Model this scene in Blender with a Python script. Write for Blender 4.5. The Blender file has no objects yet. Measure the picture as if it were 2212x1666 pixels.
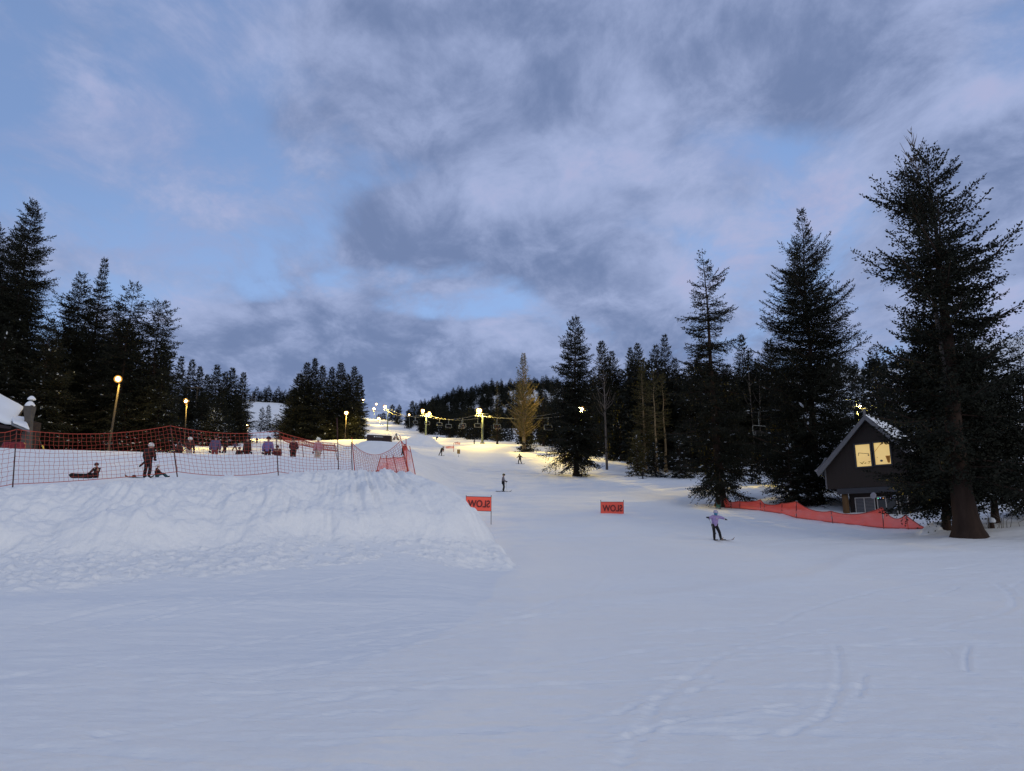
SKYT = (8.0, 4.9, 4.0)
SKYB = (.345, .405, .55)
SUNE, SUNEL, SUNAZ = 0.78, 15, 138
import bpy, math, random
import numpy as np
from mathutils import Vector, Matrix

SC = bpy.context.scene
COL = SC.collection
R = math.radians

# ------------------------------------------------------------------ camera model (photo pixels of a 2212 x 1666 view)
F, CX, CY = 1566.0, 1106.0, 833.0
PITCH = math.atan(347.0 / F)
CP, SP = math.cos(PITCH), math.sin(PITCH)
CAMZ = 1.65


def at(u, v, y):
    """the point at world depth y that is seen in direction (u, v)"""
    xc, yc = (u - CX) / F, (CY - v) / F
    dy = CP - yc * SP
    dz = SP + yc * CP
    k = y / dy
    return Vector((xc * k, y, CAMZ + dz * k))


def zat(v, y):
    return at(CX, v, y).z


def xat(u, y, z):
    return (u - CX) / F * (y * CP + (z - CAMZ) * SP)


def m_per_px(y):
    return y / F


# ------------------------------------------------------------------ numpy noise
def _hash(ix, iy, seed):
    h = (ix.astype(np.int64) * 374761393 + iy.astype(np.int64) * 668265263 + seed * 974711) & 0x7fffffff
    h = ((h ^ (h >> 13)) * 1274126177) & 0x7fffffff
    h = h ^ (h >> 16)
    return (h & 0xffff) / 65535.0 * (2 * math.pi)


def perlin(x, y, seed=0):
    x = np.asarray(x, float)
    y = np.asarray(y, float)
    ix, iy = np.floor(x), np.floor(y)
    fx, fy = x - ix, y - iy
    def g(a, b):
        t = _hash(ix + a, iy + b, seed)
        return np.cos(t) * (fx - a) + np.sin(t) * (fy - b)
    sx = fx * fx * fx * (fx * (fx * 6 - 15) + 10)
    sy = fy * fy * fy * (fy * (fy * 6 - 15) + 10)
    n0 = g(0, 0) * (1 - sx) + g(1, 0) * sx
    n1 = g(0, 1) * (1 - sx) + g(1, 1) * sx
    return (n0 * (1 - sy) + n1 * sy) * 1.5


def fbm(x, y, oct=4, seed=0, gain=0.5):
    s, a, f = 0.0, 1.0, 1.0
    for k in range(oct):
        s = s + a * perlin(np.asarray(x) * f + 17.3 * k, np.asarray(y) * f - 9.1 * k, seed + k)
        a *= gain
        f *= 2.03
    return s


def pchip(xk, yk, x):
    """monotone cubic interpolation (x array), clamped at the ends"""
    xk, yk = np.asarray(xk, float), np.asarray(yk, float)
    x = np.clip(np.asarray(x, float), xk[0], xk[-1])
    h = np.diff(xk)
    d = np.diff(yk) / h
    m = np.zeros_like(yk)
    m[0], m[-1] = d[0], d[-1]
    for i in range(1, len(xk) - 1):
        if d[i - 1] * d[i] > 0:
            w1, w2 = 2 * h[i] + h[i - 1], h[i] + 2 * h[i - 1]
            m[i] = (w1 + w2) / (w1 / d[i - 1] + w2 / d[i])
    i = np.clip(np.searchsorted(xk, x, side='right') - 1, 0, len(xk) - 2)
    t = (x - xk[i]) / h[i]
    t2, t3 = t * t, t * t * t
    return ((2 * t3 - 3 * t2 + 1) * yk[i] + (t3 - 2 * t2 + t) * h[i] * m[i]
            + (-2 * t3 + 3 * t2) * yk[i + 1] + (t3 - t2) * h[i] * m[i + 1])


def sstep(a, b, x):
    t = np.clip((np.asarray(x, float) - a) / (b - a), 0, 1)
    return t * t * (3 - 2 * t)


# ------------------------------------------------------------------ objects
def tag(o, label=None, cat=None, group=None, kind=None):
    if label: o['label'] = label
    if cat: o['category'] = cat
    if group: o['group'] = group
    if kind: o['kind'] = kind
    return o


def empty(name, loc=(0, 0, 0), rz=0.0, label=None, cat=None, group=None):
    o = bpy.data.objects.new(name, None)
    COL.objects.link(o)
    o.location = loc
    o.rotation_euler = (0, 0, rz)
    o.empty_display_size = 0.2
    return tag(o, label, cat, group)


def link(name, me, mat=None, parent=None, loc=None):
    o = bpy.data.objects.new(name, me)
    COL.objects.link(o)
    if mat is not None and not me.materials:
        me.materials.append(mat)
    if parent is not None:
        o.parent = parent
    if loc is not None:
        o.location = loc
    return o


def np_mesh(name, V, Fc, smooth=False):
    """mesh from an (n,3) array and an (m,k) face array"""
    V = np.ascontiguousarray(V, dtype=np.float32)
    Fc = np.ascontiguousarray(Fc, dtype=np.int32)
    me = bpy.data.meshes.new(name)
    n, (m, k) = len(V), Fc.shape
    me.vertices.add(n)
    me.vertices.foreach_set('co', V.ravel())
    me.loops.add(m * k)
    me.loops.foreach_set('vertex_index', Fc.ravel())
    me.polygons.add(m)
    me.polygons.foreach_set('loop_start', np.arange(0, m * k, k, dtype=np.int32))
    me.polygons.foreach_set('use_smooth', np.full(m, smooth, dtype=bool))
    me.update(calc_edges=True)
    return me


def grid_faces(nr, nc):
    i = np.arange(nr - 1)[:, None] * nc + np.arange(nc - 1)[None, :]
    return np.stack([i, i + 1, i + nc + 1, i + nc], -1).reshape(-1, 4)


class MB:
    """collects shapes that become one mesh"""
    def __init__(self):
        self.v, self.f = [], []

    def add(self, vs, fs):
        b = len(self.v)
        self.v += [tuple(p) for p in vs]
        self.f += [tuple(b + i for i in f) for f in fs]
        return self

    def box(self, c, s, rz=0.0, taper=1.0, mat=None):
        hx, hy, hz = s[0] / 2, s[1] / 2, s[2] / 2
        vs = []
        for z, k in ((-hz, 1.0), (hz, taper)):
            for x, y in ((-hx, -hy), (hx, -hy), (hx, hy), (-hx, hy)):
                p = Vector((x * k, y * k, z))
                p.rotate(Matrix.Rotation(rz, 3, 'Z')) if rz else None
                if mat is not None:
                    p = mat @ p
                vs.append(p + Vector(c))
        return self.add(vs, [(3, 2, 1, 0), (4, 5, 6, 7), (0, 1, 5, 4), (1, 2, 6, 5), (2, 3, 7, 6), (3, 0, 4, 7)])

    def tube(self, pts, rad, n=6, cap=True):
        pts = [Vector(p) for p in pts]
        if not hasattr(rad, '__len__'):
            rad = [rad] * len(pts)
        vs, fs = [], []
        ref = None
        for i, p in enumerate(pts):
            d = (pts[min(i + 1, len(pts) - 1)] - pts[max(i - 1, 0)])
            if d.length < 1e-9: d = Vector((0, 0, 1))
            d.normalize()
            if ref is None:
                ref = Vector((0, 0, 1)) if abs(d.z) < 0.9 else Vector((1, 0, 0))
            a = d.cross(ref)
            if a.length < 1e-6:
                a = d.orthogonal()
            a.normalize()
            b = d.cross(a)
            ref = a.cross(d)
            for k in range(n):
                t = 2 * math.pi * k / n
                vs.append(p + (a * math.cos(t) + b * math.sin(t)) * rad[i])
        for i in range(len(pts) - 1):
            for k in range(n):
                q = (k + 1) % n
                fs.append((i * n + k, i * n + q, (i + 1) * n + q, (i + 1) * n + k))
        if cap:
            fs.append(tuple(range(n - 1, -1, -1)))
            fs.append(tuple((len(pts) - 1) * n + k for k in range(n)))
        return self.add(vs, fs)

    def lathe(self, prof, c=(0, 0, 0), n=12, mat=None):
        vs, fs = [], []
        for r, z in prof:
            for k in range(n):
                t = 2 * math.pi * k / n
                p = Vector((r * math.cos(t), r * math.sin(t), z))
                if mat is not None: p = mat @ p
                vs.append(p + Vector(c))
        for i in range(len(prof) - 1):
            for k in range(n):
                q = (k + 1) % n
                fs.append((i * n + k, i * n + q, (i + 1) * n + q, (i + 1) * n + k))
        fs.append(tuple(range(n - 1, -1, -1)))
        fs.append(tuple((len(prof) - 1) * n + k for k in range(n)))
        return self.add(vs, fs)

    def ball(self, c, r, n=12, m=8, mat=None):
        if not hasattr(r, '__len__'): r = (r, r, r)
        vs, fs = [], []
        for i in range(m + 1):
            a = math.pi * i / m
            for k in range(n):
                t = 2 * math.pi * k / n
                p = Vector((r[0] * math.sin(a) * math.cos(t), r[1] * math.sin(a) * math.sin(t), -r[2] * math.cos(a)))
                if mat is not None: p = mat @ p
                vs.append(p + Vector(c))
        for i in range(m):
            for k in range(n):
                q = (k + 1) % n
                fs.append((i * n + k, i * n + q, (i + 1) * n + q, (i + 1) * n + k))
        return self.add(vs, fs)

    def mesh(self, name, smooth=False):
        me = bpy.data.meshes.new(name)
        me.from_pydata(self.v, [], self.f)
        if smooth:
            me.polygons.foreach_set('use_smooth', [True] * len(me.polygons))
        me.update()
        return me

    def build(self, name, mat, parent=None, smooth=False, loc=None):
        return link(name, self.mesh(name, smooth), mat, parent, loc)


def copy_tree(o, parent=None):
    c = o.copy()
    COL.objects.link(c)
    if parent is not None:
        c.parent = parent
    for ch in list(o.children):
        copy_tree(ch, c)
    return c


# ------------------------------------------------------------------ materials
def new_mat(name):
    m = bpy.data.materials.new(name)
    m.use_nodes = True
    nt = m.node_tree
    return m, nt, nt.nodes, nt.links, nt.nodes['Principled BSDF']


def mat(name, col, rough=0.8, var=0.25, scale=6.0, bump=0.0, metal=0.0, stretch=(1, 1, 1), spec=0.3, bscale=None, coat=0.0):
    m, nt, N, L, P = new_mat(name)
    tc = N.new('ShaderNodeTexCoord')
    mp = N.new('ShaderNodeMapping')
    mp.inputs['Scale'].default_value = stretch
    L.new(tc.outputs['Object'], mp.inputs[0])
    nz = N.new('ShaderNodeTexNoise')
    nz.inputs['Scale'].default_value = scale
    nz.inputs['Detail'].default_value = 5
    L.new(mp.outputs[0], nz.inputs['Vector'])
    mx = N.new('ShaderNodeMix')
    mx.data_type = 'RGBA'
    a = [max(0, c * (1 - var)) for c in col]
    b = [min(1, c * (1 + var)) for c in col]
    mx.inputs[6].default_value = (*a, 1)
    mx.inputs[7].default_value = (*b, 1)
    L.new(nz.outputs['Fac'], mx.inputs[0])
    L.new(mx.outputs[2], P.inputs['Base Color'])
    P.inputs['Roughness'].default_value = rough
    P.inputs['Metallic'].default_value = metal
    P.inputs['Specular IOR Level'].default_value = spec
    P.inputs['Coat Weight'].default_value = coat
    if bump:
        bp = N.new('ShaderNodeBump')
        bp.inputs['Strength'].default_value = bump
        bp.inputs['Distance'].default_value = 0.03
        if bscale:
            nb = N.new('ShaderNodeTexNoise')
            nb.inputs['Scale'].default_value = bscale
            nb.inputs['Detail'].default_value = 4
            L.new(mp.outputs[0], nb.inputs['Vector'])
            L.new(nb.outputs['Fac'], bp.inputs['Height'])
        else:
            L.new(nz.outputs['Fac'], bp.inputs['Height'])
        L.new(bp.outputs[0], P.inputs['Normal'])
    return m


def glow_mat(name, col, strength):
    m, nt, N, L, P = new_mat(name)
    P.inputs['Base Color'].default_value = (0.8, 0.75, 0.6, 1)
    P.inputs['Emission Color'].default_value = (*col, 1)
    P.inputs['Emission Strength'].default_value = strength
    return m


def snow_mat(name, layers, col=(0.86, 0.87, 0.89)):
    """layers: (scale, (sx, sy, sz), strength, distance)"""
    m, nt, N, L, P = new_mat(name)
    tc = N.new('ShaderNodeTexCoord')
    prev = None
    for sc, st, strg, dist in layers:
        mp = N.new('ShaderNodeMapping')
        mp.inputs['Scale'].default_value = st
        L.new(tc.outputs['Object'], mp.inputs[0])
        nz = N.new('ShaderNodeTexNoise')
        nz.inputs['Scale'].default_value = sc
        nz.inputs['Detail'].default_value = 6
        nz.inputs['Roughness'].default_value = 0.6
        L.new(mp.outputs[0], nz.inputs['Vector'])
        bp = N.new('ShaderNodeBump')
        bp.inputs['Strength'].default_value = strg
        bp.inputs['Distance'].default_value = dist
        L.new(nz.outputs['Fac'], bp.inputs['Height'])
        if prev: L.new(prev.outputs[0], bp.inputs['Normal'])
        prev = bp
    if prev: L.new(prev.outputs[0], P.inputs['Normal'])
    # slightly dirtier, older snow in broad patches
    nz = N.new('ShaderNodeTexNoise')
    nz.inputs['Scale'].default_value = 0.25
    nz.inputs['Detail'].default_value = 6
    L.new(tc.outputs['Object'], nz.inputs['Vector'])
    mx = N.new('ShaderNodeMix')
    mx.data_type = 'RGBA'
    mx.inputs[6].default_value = (col[0] * 0.95, col[1] * 0.95, col[2] * 0.95, 1)
    mx.inputs[7].default_value = (*col, 1)
    L.new(nz.outputs['Fac'], mx.inputs[0])
    L.new(mx.outputs[2], P.inputs['Base Color'])
    P.inputs['Roughness'].default_value = 0.75
    P.inputs['Specular IOR Level'].default_value = 0.25
    return m


def sheet_mat(name, col, see, rough=0.7, cells=(60, 25)):
    """woven netting: coloured threads with open holes between them"""
    m, nt, N, L, P = new_mat(name)
    tc = N.new('ShaderNodeTexCoord')
    nz = N.new('ShaderNodeTexNoise')
    nz.inputs['Scale'].default_value = 1.2
    nz.inputs['Detail'].default_value = 3
    L.new(tc.outputs['Object'], nz.inputs['Vector'])
    mr = N.new('ShaderNodeMapRange')
    mr.inputs[1].default_value = 0.3
    mr.inputs[2].default_value = 0.7
    mr.inputs[3].default_value = see * 0.6
    mr.inputs[4].default_value = min(0.95, see * 1.4)
    L.new(nz.outputs['Fac'], mr.inputs[0])
    tr = N.new('ShaderNodeBsdfTransparent')
    tl = N.new('ShaderNodeBsdfTranslucent')
    tl.inputs['Color'].default_value = (*col, 1)
    P.inputs['Base Color'].default_value = (*col, 1)
    P.inputs['Roughness'].default_value = rough
    m1 = N.new('ShaderNodeMixShader')
    m1.inputs[0].default_value = 0.35
    L.new(P.outputs[0], m1.inputs[1])
    L.new(tl.outputs[0], m1.inputs[2])
    m2 = N.new('ShaderNodeMixShader')
    L.new(mr.outputs[0], m2.inputs[0])
    L.new(m1.outputs[0], m2.inputs[1])
    L.new(tr.outputs[0], m2.inputs[2])
    L.new(m2.outputs[0], N['Material Output'].inputs['Surface'])
    return m


M = {}
M['snow'] = snow_mat('packed_snow', [(1.2, (0.5, 2.4, 1), 0.34, 0.12), (4.0, (0.5, 1.5, 1), 0.55, 0.05), (18, (1, 1, 1), 0.45, 0.016), (70, (1, 1, 1), 0.3, 0.004)])
M['bank'] = snow_mat('heaped_snow', [(3.5, (1, 1, 1), 0.55, 0.10), (11, (1, 1, 1), 0.55, 0.04), (30, (1, 1, 1), 0.35, 0.012)])
M['clump'] = snow_mat('branch_snow', [(4, (1, 1, 1), 0.3, 0.05)], (0.66, 0.70, 0.76))
M['roofsnow'] = snow_mat('roof_snow', [(2, (1, 1, 1), 0.3, 0.1)], (0.82, 0.84, 0.88))
M['needle'] = mat('spruce_needles', (0.012, 0.0135, 0.0085), 0.75, 0.5, 0.9, spec=0.15)
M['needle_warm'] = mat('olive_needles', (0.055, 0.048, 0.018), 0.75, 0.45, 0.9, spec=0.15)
M['needle_far'] = mat('far_needles', (0.015, 0.017, 0.013), 0.85, 0.4, 0.3, spec=0.1)
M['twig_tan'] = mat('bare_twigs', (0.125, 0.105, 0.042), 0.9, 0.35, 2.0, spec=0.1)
M['bark'] = mat('spruce_bark', (0.038, 0.025, 0.020), 0.95, 0.5, 5.0, bump=0.9, stretch=(1, 1, 0.25), spec=0.1)
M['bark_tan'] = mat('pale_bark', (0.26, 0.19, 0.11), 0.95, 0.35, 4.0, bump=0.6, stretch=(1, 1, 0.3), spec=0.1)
M['dead'] = mat('dead_wood', (0.13, 0.11, 0.10), 0.95, 0.3, 5.0, spec=0.1)
M['pole'] = mat('weathered_pole', (0.075, 0.058, 0.042), 0.9, 0.3, 3.0, bump=0.4, stretch=(1, 1, 0.1))
M['steel'] = mat('galvanised_steel', (0.23, 0.245, 0.235), 0.5, 0.2, 4.0, metal=0.3)
M['green_steel'] = mat('green_painted_steel', (0.075, 0.10, 0.085), 0.55, 0.2, 3.0)
M['cable'] = mat('steel_cable', (0.15, 0.145, 0.13), 0.5, 0.1, 4.0, metal=0.3)
M['red_net'] = mat('faded_red_netting', (0.42, 0.070, 0.045), 0.8, 0.25, 3.0)
M['orange_post'] = mat('orange_plastic_post', (0.42, 0.055, 0.035), 0.6, 0.2, 4.0)
M['dark_post'] = mat('dark_stake', (0.060, 0.024, 0.026), 0.7, 0.2, 4.0)
M['orange_sheet'] = sheet_mat('orange_safety_mesh', (1.0, 0.115, 0.08), 0.13)
M['orange_thin'] = sheet_mat('thin_orange_mesh', (0.85, 0.12, 0.08), 0.62)
M['teal_sheet'] = sheet_mat('teal_safety_mesh', (0.05, 0.16, 0.20), 0.3)
M['banner'] = mat('fluorescent_orange_banner', (1.0, 0.13, 0.085), 0.6, 0.05, 3.0)
M['ink'] = mat('dark_ink', (0.10, 0.028, 0.03), 0.8, 0.1, 3.0)
M['black'] = mat('black_fabric', (0.012, 0.011, 0.013), 0.85, 0.3, 14.0)
# ------------------------------------------------------------------ the land
def V(y, v):
    return (y, zat(v, y))


NEAR = [(-80, -1.5), (-20, -0.2), (0, 0.0), (5, 0.0), (10, 0.10), (14, 0.22)]
MAIN = [(18, .38), (24, .75), (30, 1.2), (38, 1.9), (45, 2.9), (52, 3.9), (60, 5.2), (70, 6.95), (85, 9.4), (100, 12.0), (130, 17.0),
        (165, 22.6), (200, 28.4), (243, 35.4), (333, 50.4), (450, 73.0)]
CUTS = [(-900, [(13, .3), (20, 2.8), (28, 4.6), V(46, 960), V(60, 958), V(85, 945), V(130, 930), V(200, 925), V(330, 910), V(450, 900), V(600, 880), V(760, 870), (1200, 140), (3000, 60)]),
        (-60, [(15.3, .45), (16.6, .55), (22.0, 1.9), (27, 3.7), V(34, 1034), V(40, 1001), V(45, 967.5), V(46.5, 968), (50, 7.7), V(60, 975), V(75, 969), V(100, 962), V(130, 955), V(165, 950), V(243, 942), V(333, 930), V(450, 915), V(600, 890), V(760, 868), (1200, 140), (3000, 60)]),
        (233, [(15.5, .46), (18.0, .64), (24.2, 2.2), (29.2, 4.15), V(34, 1034), V(40, 1005), V(45, 976), V(46.5, 977), (50, 7.3), V(60, 984), V(75, 977), V(100, 970), V(130, 962), V(165, 957), V(243, 946), V(333, 937), V(450, 928), V(600, 896), V(760, 868), (1200, 140), (3000, 60)]),
        (430, [(15.8, .46), (19.2, .75), (25.9, 2.5), (30.9, 4.4), V(35, 1030), V(40, 1007), V(45, 981.5), V(46.5, 983), (50, 7.1), V(60, 986), V(75, 980), V(100, 972), V(130, 964), V(165, 957), V(243, 945), V(333, 937), V(450, 931), V(520, 908), V(600, 886), V(720, 867), V(800, 869), (1200, 140), (3000, 60)]),
        (560, [(16, .46), (20, .8), (27, 2.7), (32.2, 4.6), V(36, 1024), V(40, 1006), V(45, 984), V(46.5, 985), (50, 7.0), V(60, 986), V(75, 981), V(100, 973), V(130, 964), V(165, 956), V(243, 944), V(333, 937), V(450, 930), V(520, 907), V(600, 887), V(700, 869), V(780, 870), (1200, 140), (3000, 60)]),
        (690, [(16.3, .46), (21, .85), (28.4, 2.95), (33.8, 4.9), V(37, 1019), V(41, 1006), V(45, 992), V(47, 993), (51, 7.05), V(60, 988), V(75, 981), V(100, 973), V(130, 964), V(165, 956), V(200, 950), V(243, 944), V(333, 936), V(450, 929), V(560, 900), V(640, 887), V(740, 884), V(800, 886), (1200, 140), (3000, 60)]),
        (800, [(16.6, .46), (21.8, .9), (29.3, 3.0), (34.8, 4.95), V(39, 1018), V(46, 1006), V(54, 1000), V(64, 996), V(75, 988), V(90, 980), V(110, 971), V(130, 964), V(165, 956), V(200, 950), V(243, 945), V(333, 938), V(450, 931), V(540, 914), V(610, 905), V(680, 906), (900, 140), (3000, 60)]),
        (895, [(17, .46), (22.5, .92), (30, 2.9), (35.2, 4.75), V(39, 1030), V(46, 1022), V(54, 1016), V(64, 1008), V(75, 1000), V(90, 992), V(110, 981), V(130, 974), V(165, 966), V(200, 960), V(243, 955), V(333, 945), V(450, 933), V(540, 918), V(610, 911), V(700, 916), V(900, 905), (1400, 130), (3000, 60)]),
        (985, [(18, .46), (25, .95), (30, 1.4), (38, 2.1), (45, 3.0), (52, 3.95), (60, 5.3), (70, 7.1), (85, 9.7), (100, 12.4), (130, 17.4), V(165, 976), V(200, 967), V(243, 960), V(333, 948), V(450, 935), V(600, 918), V(720, 914), V(900, 868), (1300, 150), (3000, 80)]),
        (1050, MAIN + [V(600, 925), V(720, 915), V(900, 853), (1300, 170), (3000, 90)]),
        (1130, MAIN + [V(600, 925), V(720, 905), V(900, 846), (1300, 180), (3000, 90)]),
        (1300, MAIN + [V(600, 920), V(720, 895), V(900, 842), (1300, 190), (3000, 90)]),
        (1560, [(18, .36), (24, .75), (30, 1.22), (38, 1.92), (45, 2.85), (52, 3.75), (59, 4.68), (70, 6.9), (85, 9.6), (100, 12.4), (130, 18), (165, 25), (243, 40), (333, 57), (450, 80), V(600, 900), V(900, 835), (1300, 200), (3000, 90)]),
        (1720, [(18, .32), (24, .72), (30, 1.25), (38, 2.0), (45, 2.75), (52, 3.6), (58, 4.75), (70, 6.9), (85, 9.6), (100, 12.6), (130, 19), (165, 27), (243, 43), (333, 63), (450, 90), V(600, 880), V(900, 820), (1300, 210), (3000, 90)]),
        (1907, [(18, .30), (24, .70), (30, 1.3), (38, 2.05), (44.5, 2.75), (52, 3.7), (60, 5.2), (70, 7.6), (85, 11), (100, 15), (130, 23), (165, 32), (243, 52), (333, 77), (450, 105), V(600, 850), V(900, 803), (1300, 240), (3000, 90)]),
        (2130, [(18, .28), (24, .70), (30, 1.4), V(37, 1141), V(41, 1125), V(46, 1100), V(52, 1060), V(60, 1020), (75, 13), (100, 20), (130, 29), (165, 39), (243, 62), (333, 90), (450, 125), V(600, 840), V(900, 800), (1300, 250), (3000, 90)]),
        (2500, [(18, .28), (24, .75), (30, 1.5), V(37, 1138), V(42, 1115), V(50, 1040), V(60, 1000), (75, 15), (100, 23), (130, 33), (165, 44), (243, 68), (333, 98), (450, 135), V(600, 835), V(900, 800), (1300, 250), (3000, 90)]),
        (3400, [(18, .3), (30, 2.2), (60, 9), (100, 23), (165, 44), (333, 98), (600, 200), (900, 250), (1300, 250), (3000, 90)])]

YS = np.concatenate([np.linspace(-80, 4, 40), np.exp(np.linspace(math.log(4.2), math.log(3000), 760))])
_tk, _zk = [], []
for u, pts in CUTS:
    pts = NEAR + pts
    ys = [p[0] for p in pts]
    zs = [p[1] for p in pts]
    _zk.append(pchip(ys, zs, YS))
    _tk.append((u - CX) / F * 1.0)
_tk, _zk = np.array(_tk), np.array(_zk)
TT = np.linspace(_tk[0], _tk[-1], 420)
TAB = np.empty((len(TT), len(YS)))
for j in range(len(YS)):
    TAB[:, j] = pchip(_tk, _zk[:, j], TT)
for _ in range(5):
    P_ = np.pad(TAB, ((1, 1), (0, 0)), mode='edge')
    TAB = 0.25 * P_[:-2] + 0.5 * P_[1:-1] + 0.25 * P_[2:]


def h_np(x, y):
    x, y = np.asarray(x, float), np.asarray(y, float)
    t = np.clip(x / np.maximum(y, 6.0), TT[0], TT[-1])
    fi = (t - TT[0]) / (TT[1] - TT[0])
    i = np.clip(fi.astype(int), 0, len(TT) - 2)
    a = fi - i
    yy = np.clip(y, YS[0], YS[-1])
    j = np.clip(np.searchsorted(YS, yy, side='right') - 1, 0, len(YS) - 2)
    b = (yy - YS[j]) / (YS[j + 1] - YS[j])
    z = ((TAB[i, j] * (1 - b) + TAB[i, j + 1] * b) * (1 - a) + (TAB[i + 1, j] * (1 - b) + TAB[i + 1, j + 1] * b) * a)
    far = sstep(60, 260, y)
    z = z + fbm(x * 0.16, y * 0.16, 3, 5) * 0.045 * (1 - far) + fbm(x * 0.03, y * 0.03, 3, 9) * 0.7 * far
    return z


# the snow bank: foot line, crest line
FOOT = [(-24, 15.2), (-17, 16.0), (-12.0, 17.0), (-10.3, 18.0), (-8.9, 19.0), (-6.7, 20.8), (-5.2, 21.8), (-3.1, 23.0), (-1.7, 24.2), (0.5, 26.0), (2.5, 27.5)]
CREST = [(-28, 22.5, 3.0), (-22, 24.0, 3.35), (-17.6, 25.3, 3.60), (-15.1, 27.2, 3.98), (-13.2, 28.6, 4.28), (-9.8, 30.5, 4.58), (-7.7, 32.0, 4.93), (-4.4, 33.0, 4.95), (3, 33.6, 4.95)]
_fx, _fy = [p[0] for p in FOOT], [p[1] for p in FOOT]
_cx, _cy, _cz = [p[0] for p in CREST], [p[1] for p in CREST], [p[2] for p in CREST]


def bank_np(x, y, detail=True):
    x, y = np.asarray(x, float), np.asarray(y, float)
    wob = perlin(x * 0.45, y * 0.3, 31) * 0.55 + perlin(x * 1.1, y * 0.9, 33) * 0.22
    yf = np.interp(x, _fx, _fy)
    yc = pchip(_cx, _cy, x)
    zc = pchip(_cx, _cz, x)
    s = (y - yf + wob * (0.8 if detail else 0)) / (yc - yf)
    pf = pchip([-.3, 0, .12, .26, .36, .47, .60, .78, .92, 1.02, 1.3], [-.06, 0.0, .07, .16, .24, .47, .66, .85, .96, 1.0, 1.0], s)
    xe = np.interp(y, [18, 22, 25, 28, 31, 34, 37], [2.3, 1.55, .95, .68, .28, -.5, -1.4]) + (perlin(y * 0.5, x * 0.1, 37) * 0.35 + perlin(y * 1.6, x * 0.6, 38) * 0.22 - 0.20 if detail else 0)
    d = xe - x
    pr = pchip([-1.5, 0, .55, .75, 1.0, 1.5, 2.4, 3.4, 4.8, 6.5], [-.05, .0, .05, .14, .26, .40, .64, .83, .97, 1.03], d)
    k = 0.10
    hh = np.clip(0.5 + 0.5 * (pf - pr) / k, 0, 1)
    p = pf * (1 - hh) + pr * hh - k * hh * (1 - hh)
    zf = h_np(x, np.minimum(y, yf)) - 0.04
    zf = np.where(d < 3.5, np.minimum(zf, 1.25), zf)
    z = zf + (zc - zf) * p + np.maximum(y - yc, 0) * 0.02
    if detail:
        face = np.clip(sstep(.30, .48, s) * (1 - sstep(.80, 1.05, s)), 0, 1) * sstep(0, .9, d)
        apron = sstep(-.05, .10, s) * (1 - sstep(.30, .52, s)) * sstep(-.8, .3, d)
        top = sstep(.80, 1.0, s)
        q = x + 0.62 * (y - yf)          # slide lines run down and to the right
        w = sstep(-9, -4, x)
        q = q * w + (x + 0.15 * (y - yf)) * (1 - w)
        q = q + perlin(x * .5, y * .5, 52) * .22 + perlin(x * 1.7, y * 1.7, 53) * .05
        am = np.clip(.75 + 1.2 * perlin(x * .33, y * .4, 54), .2, 1.5) * (.6 + .4 * w)
        dn = y - yf
        rid = 1 - np.abs(perlin(q * 1.5, dn * 0.13 + x * 0.06, 41)) * 2.0
        rid2 = 1 - np.abs(perlin(q * 3.3 + 5, dn * 0.25, 43)) * 2.0
        rid3 = perlin(q * 7.5, dn * 0.5, 44)
        chunk = fbm(x * .75 + 3, y * .9, 4, 45, .5)
        soft = fbm(q * 1.1, dn * .55 + 4, 4, 46, .55)
        z = z + face * (am * (rid * 0.15 + rid2 * 0.10 + rid3 * .040) + chunk * (0.05 + .10 * (1 - w)) + soft * .06 + fbm(x * 3.3, y * 3.3, 3, 55, .5) * .010)
        lump = fbm(x * 2.1, y * 2.1, 4, 47, 0.62)
        z = z + apron * (np.maximum(lump, -0.2) * 0.085 + np.abs(fbm(x * 5.5, y * 5.5, 3, 48, 0.5)) * 0.030)
        z = z + (0.3 + 0.7 * top) * sstep(-.1, .4, d) * sstep(.3, .5, s) * (fbm(x * 2.6, y * 2.6, 4, 49, 0.5) * 0.022)
        z = z + sstep(-.1, .5, d) * sstep(.1, .3, s) * fbm(x * 6, y * 6, 3, 51, 0.6) * 0.013
    return z


def ground(x, y):
    z = float(h_np(x, y))
    if -26 < x < 3 and 15 < y < 37:
        z = max(z, float(bank_np(x, y)))
    return z


def gpt(u, y):
    """the point on the snow at depth y seen in picture column u"""
    z = 2.0
    for _ in range(8):
        x = xat(u, y, z)
        z = ground(x, y)
    return Vector((xat(u, y, z), y, z))


# ski tracks cut into the near snow: (pixel polyline on the picture's ground plane, half width m, depth m)
def flat(u, v):
    p = None
    for y in np.arange(6, 40, 0.05):
        if at(u, v, y).z >= float(h_np(at(u, v, y).x, y)) or True:
            q = at(u, v, float(y))
            if q.z <= float(h_np(q.x, q.y)):
                p = q
                break
    return p if p is not None else at(u, v, 12)


TRACKS = [([(1806, 1395), (1816, 1440), (1812, 1490), (1795, 1530), (1760, 1560), (1690, 1585), (1600, 1598)], .045, .013),
          ([(1868, 1455), (1862, 1490), (1852, 1515)], .035, .014),
          ([(2095, 1395), (2088, 1420), (2090, 1450)], .035, .016),
          ([(2040, 1400), (2062, 1420)], .03, .012),
          ([(1560, 1470), (1490, 1500), (1400, 1520), (1330, 1545), (1240, 1560)], .04, .014),
          ([(1720, 1525), (1600, 1545), (1480, 1560), (1400, 1580), (1330, 1610)], .035, .016),
          ([(1640, 1535), (1500, 1550), (1360, 1562)], .03, .012),
          ([(900, 1530), (760, 1540), (640, 1552), (520, 1560)], .03, .010),
          ([(1180, 1420), (1000, 1445), (820, 1452)], .03, .008),
          ([(300, 1500), (420, 1480), (560, 1476)], .03, .009)]


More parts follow.
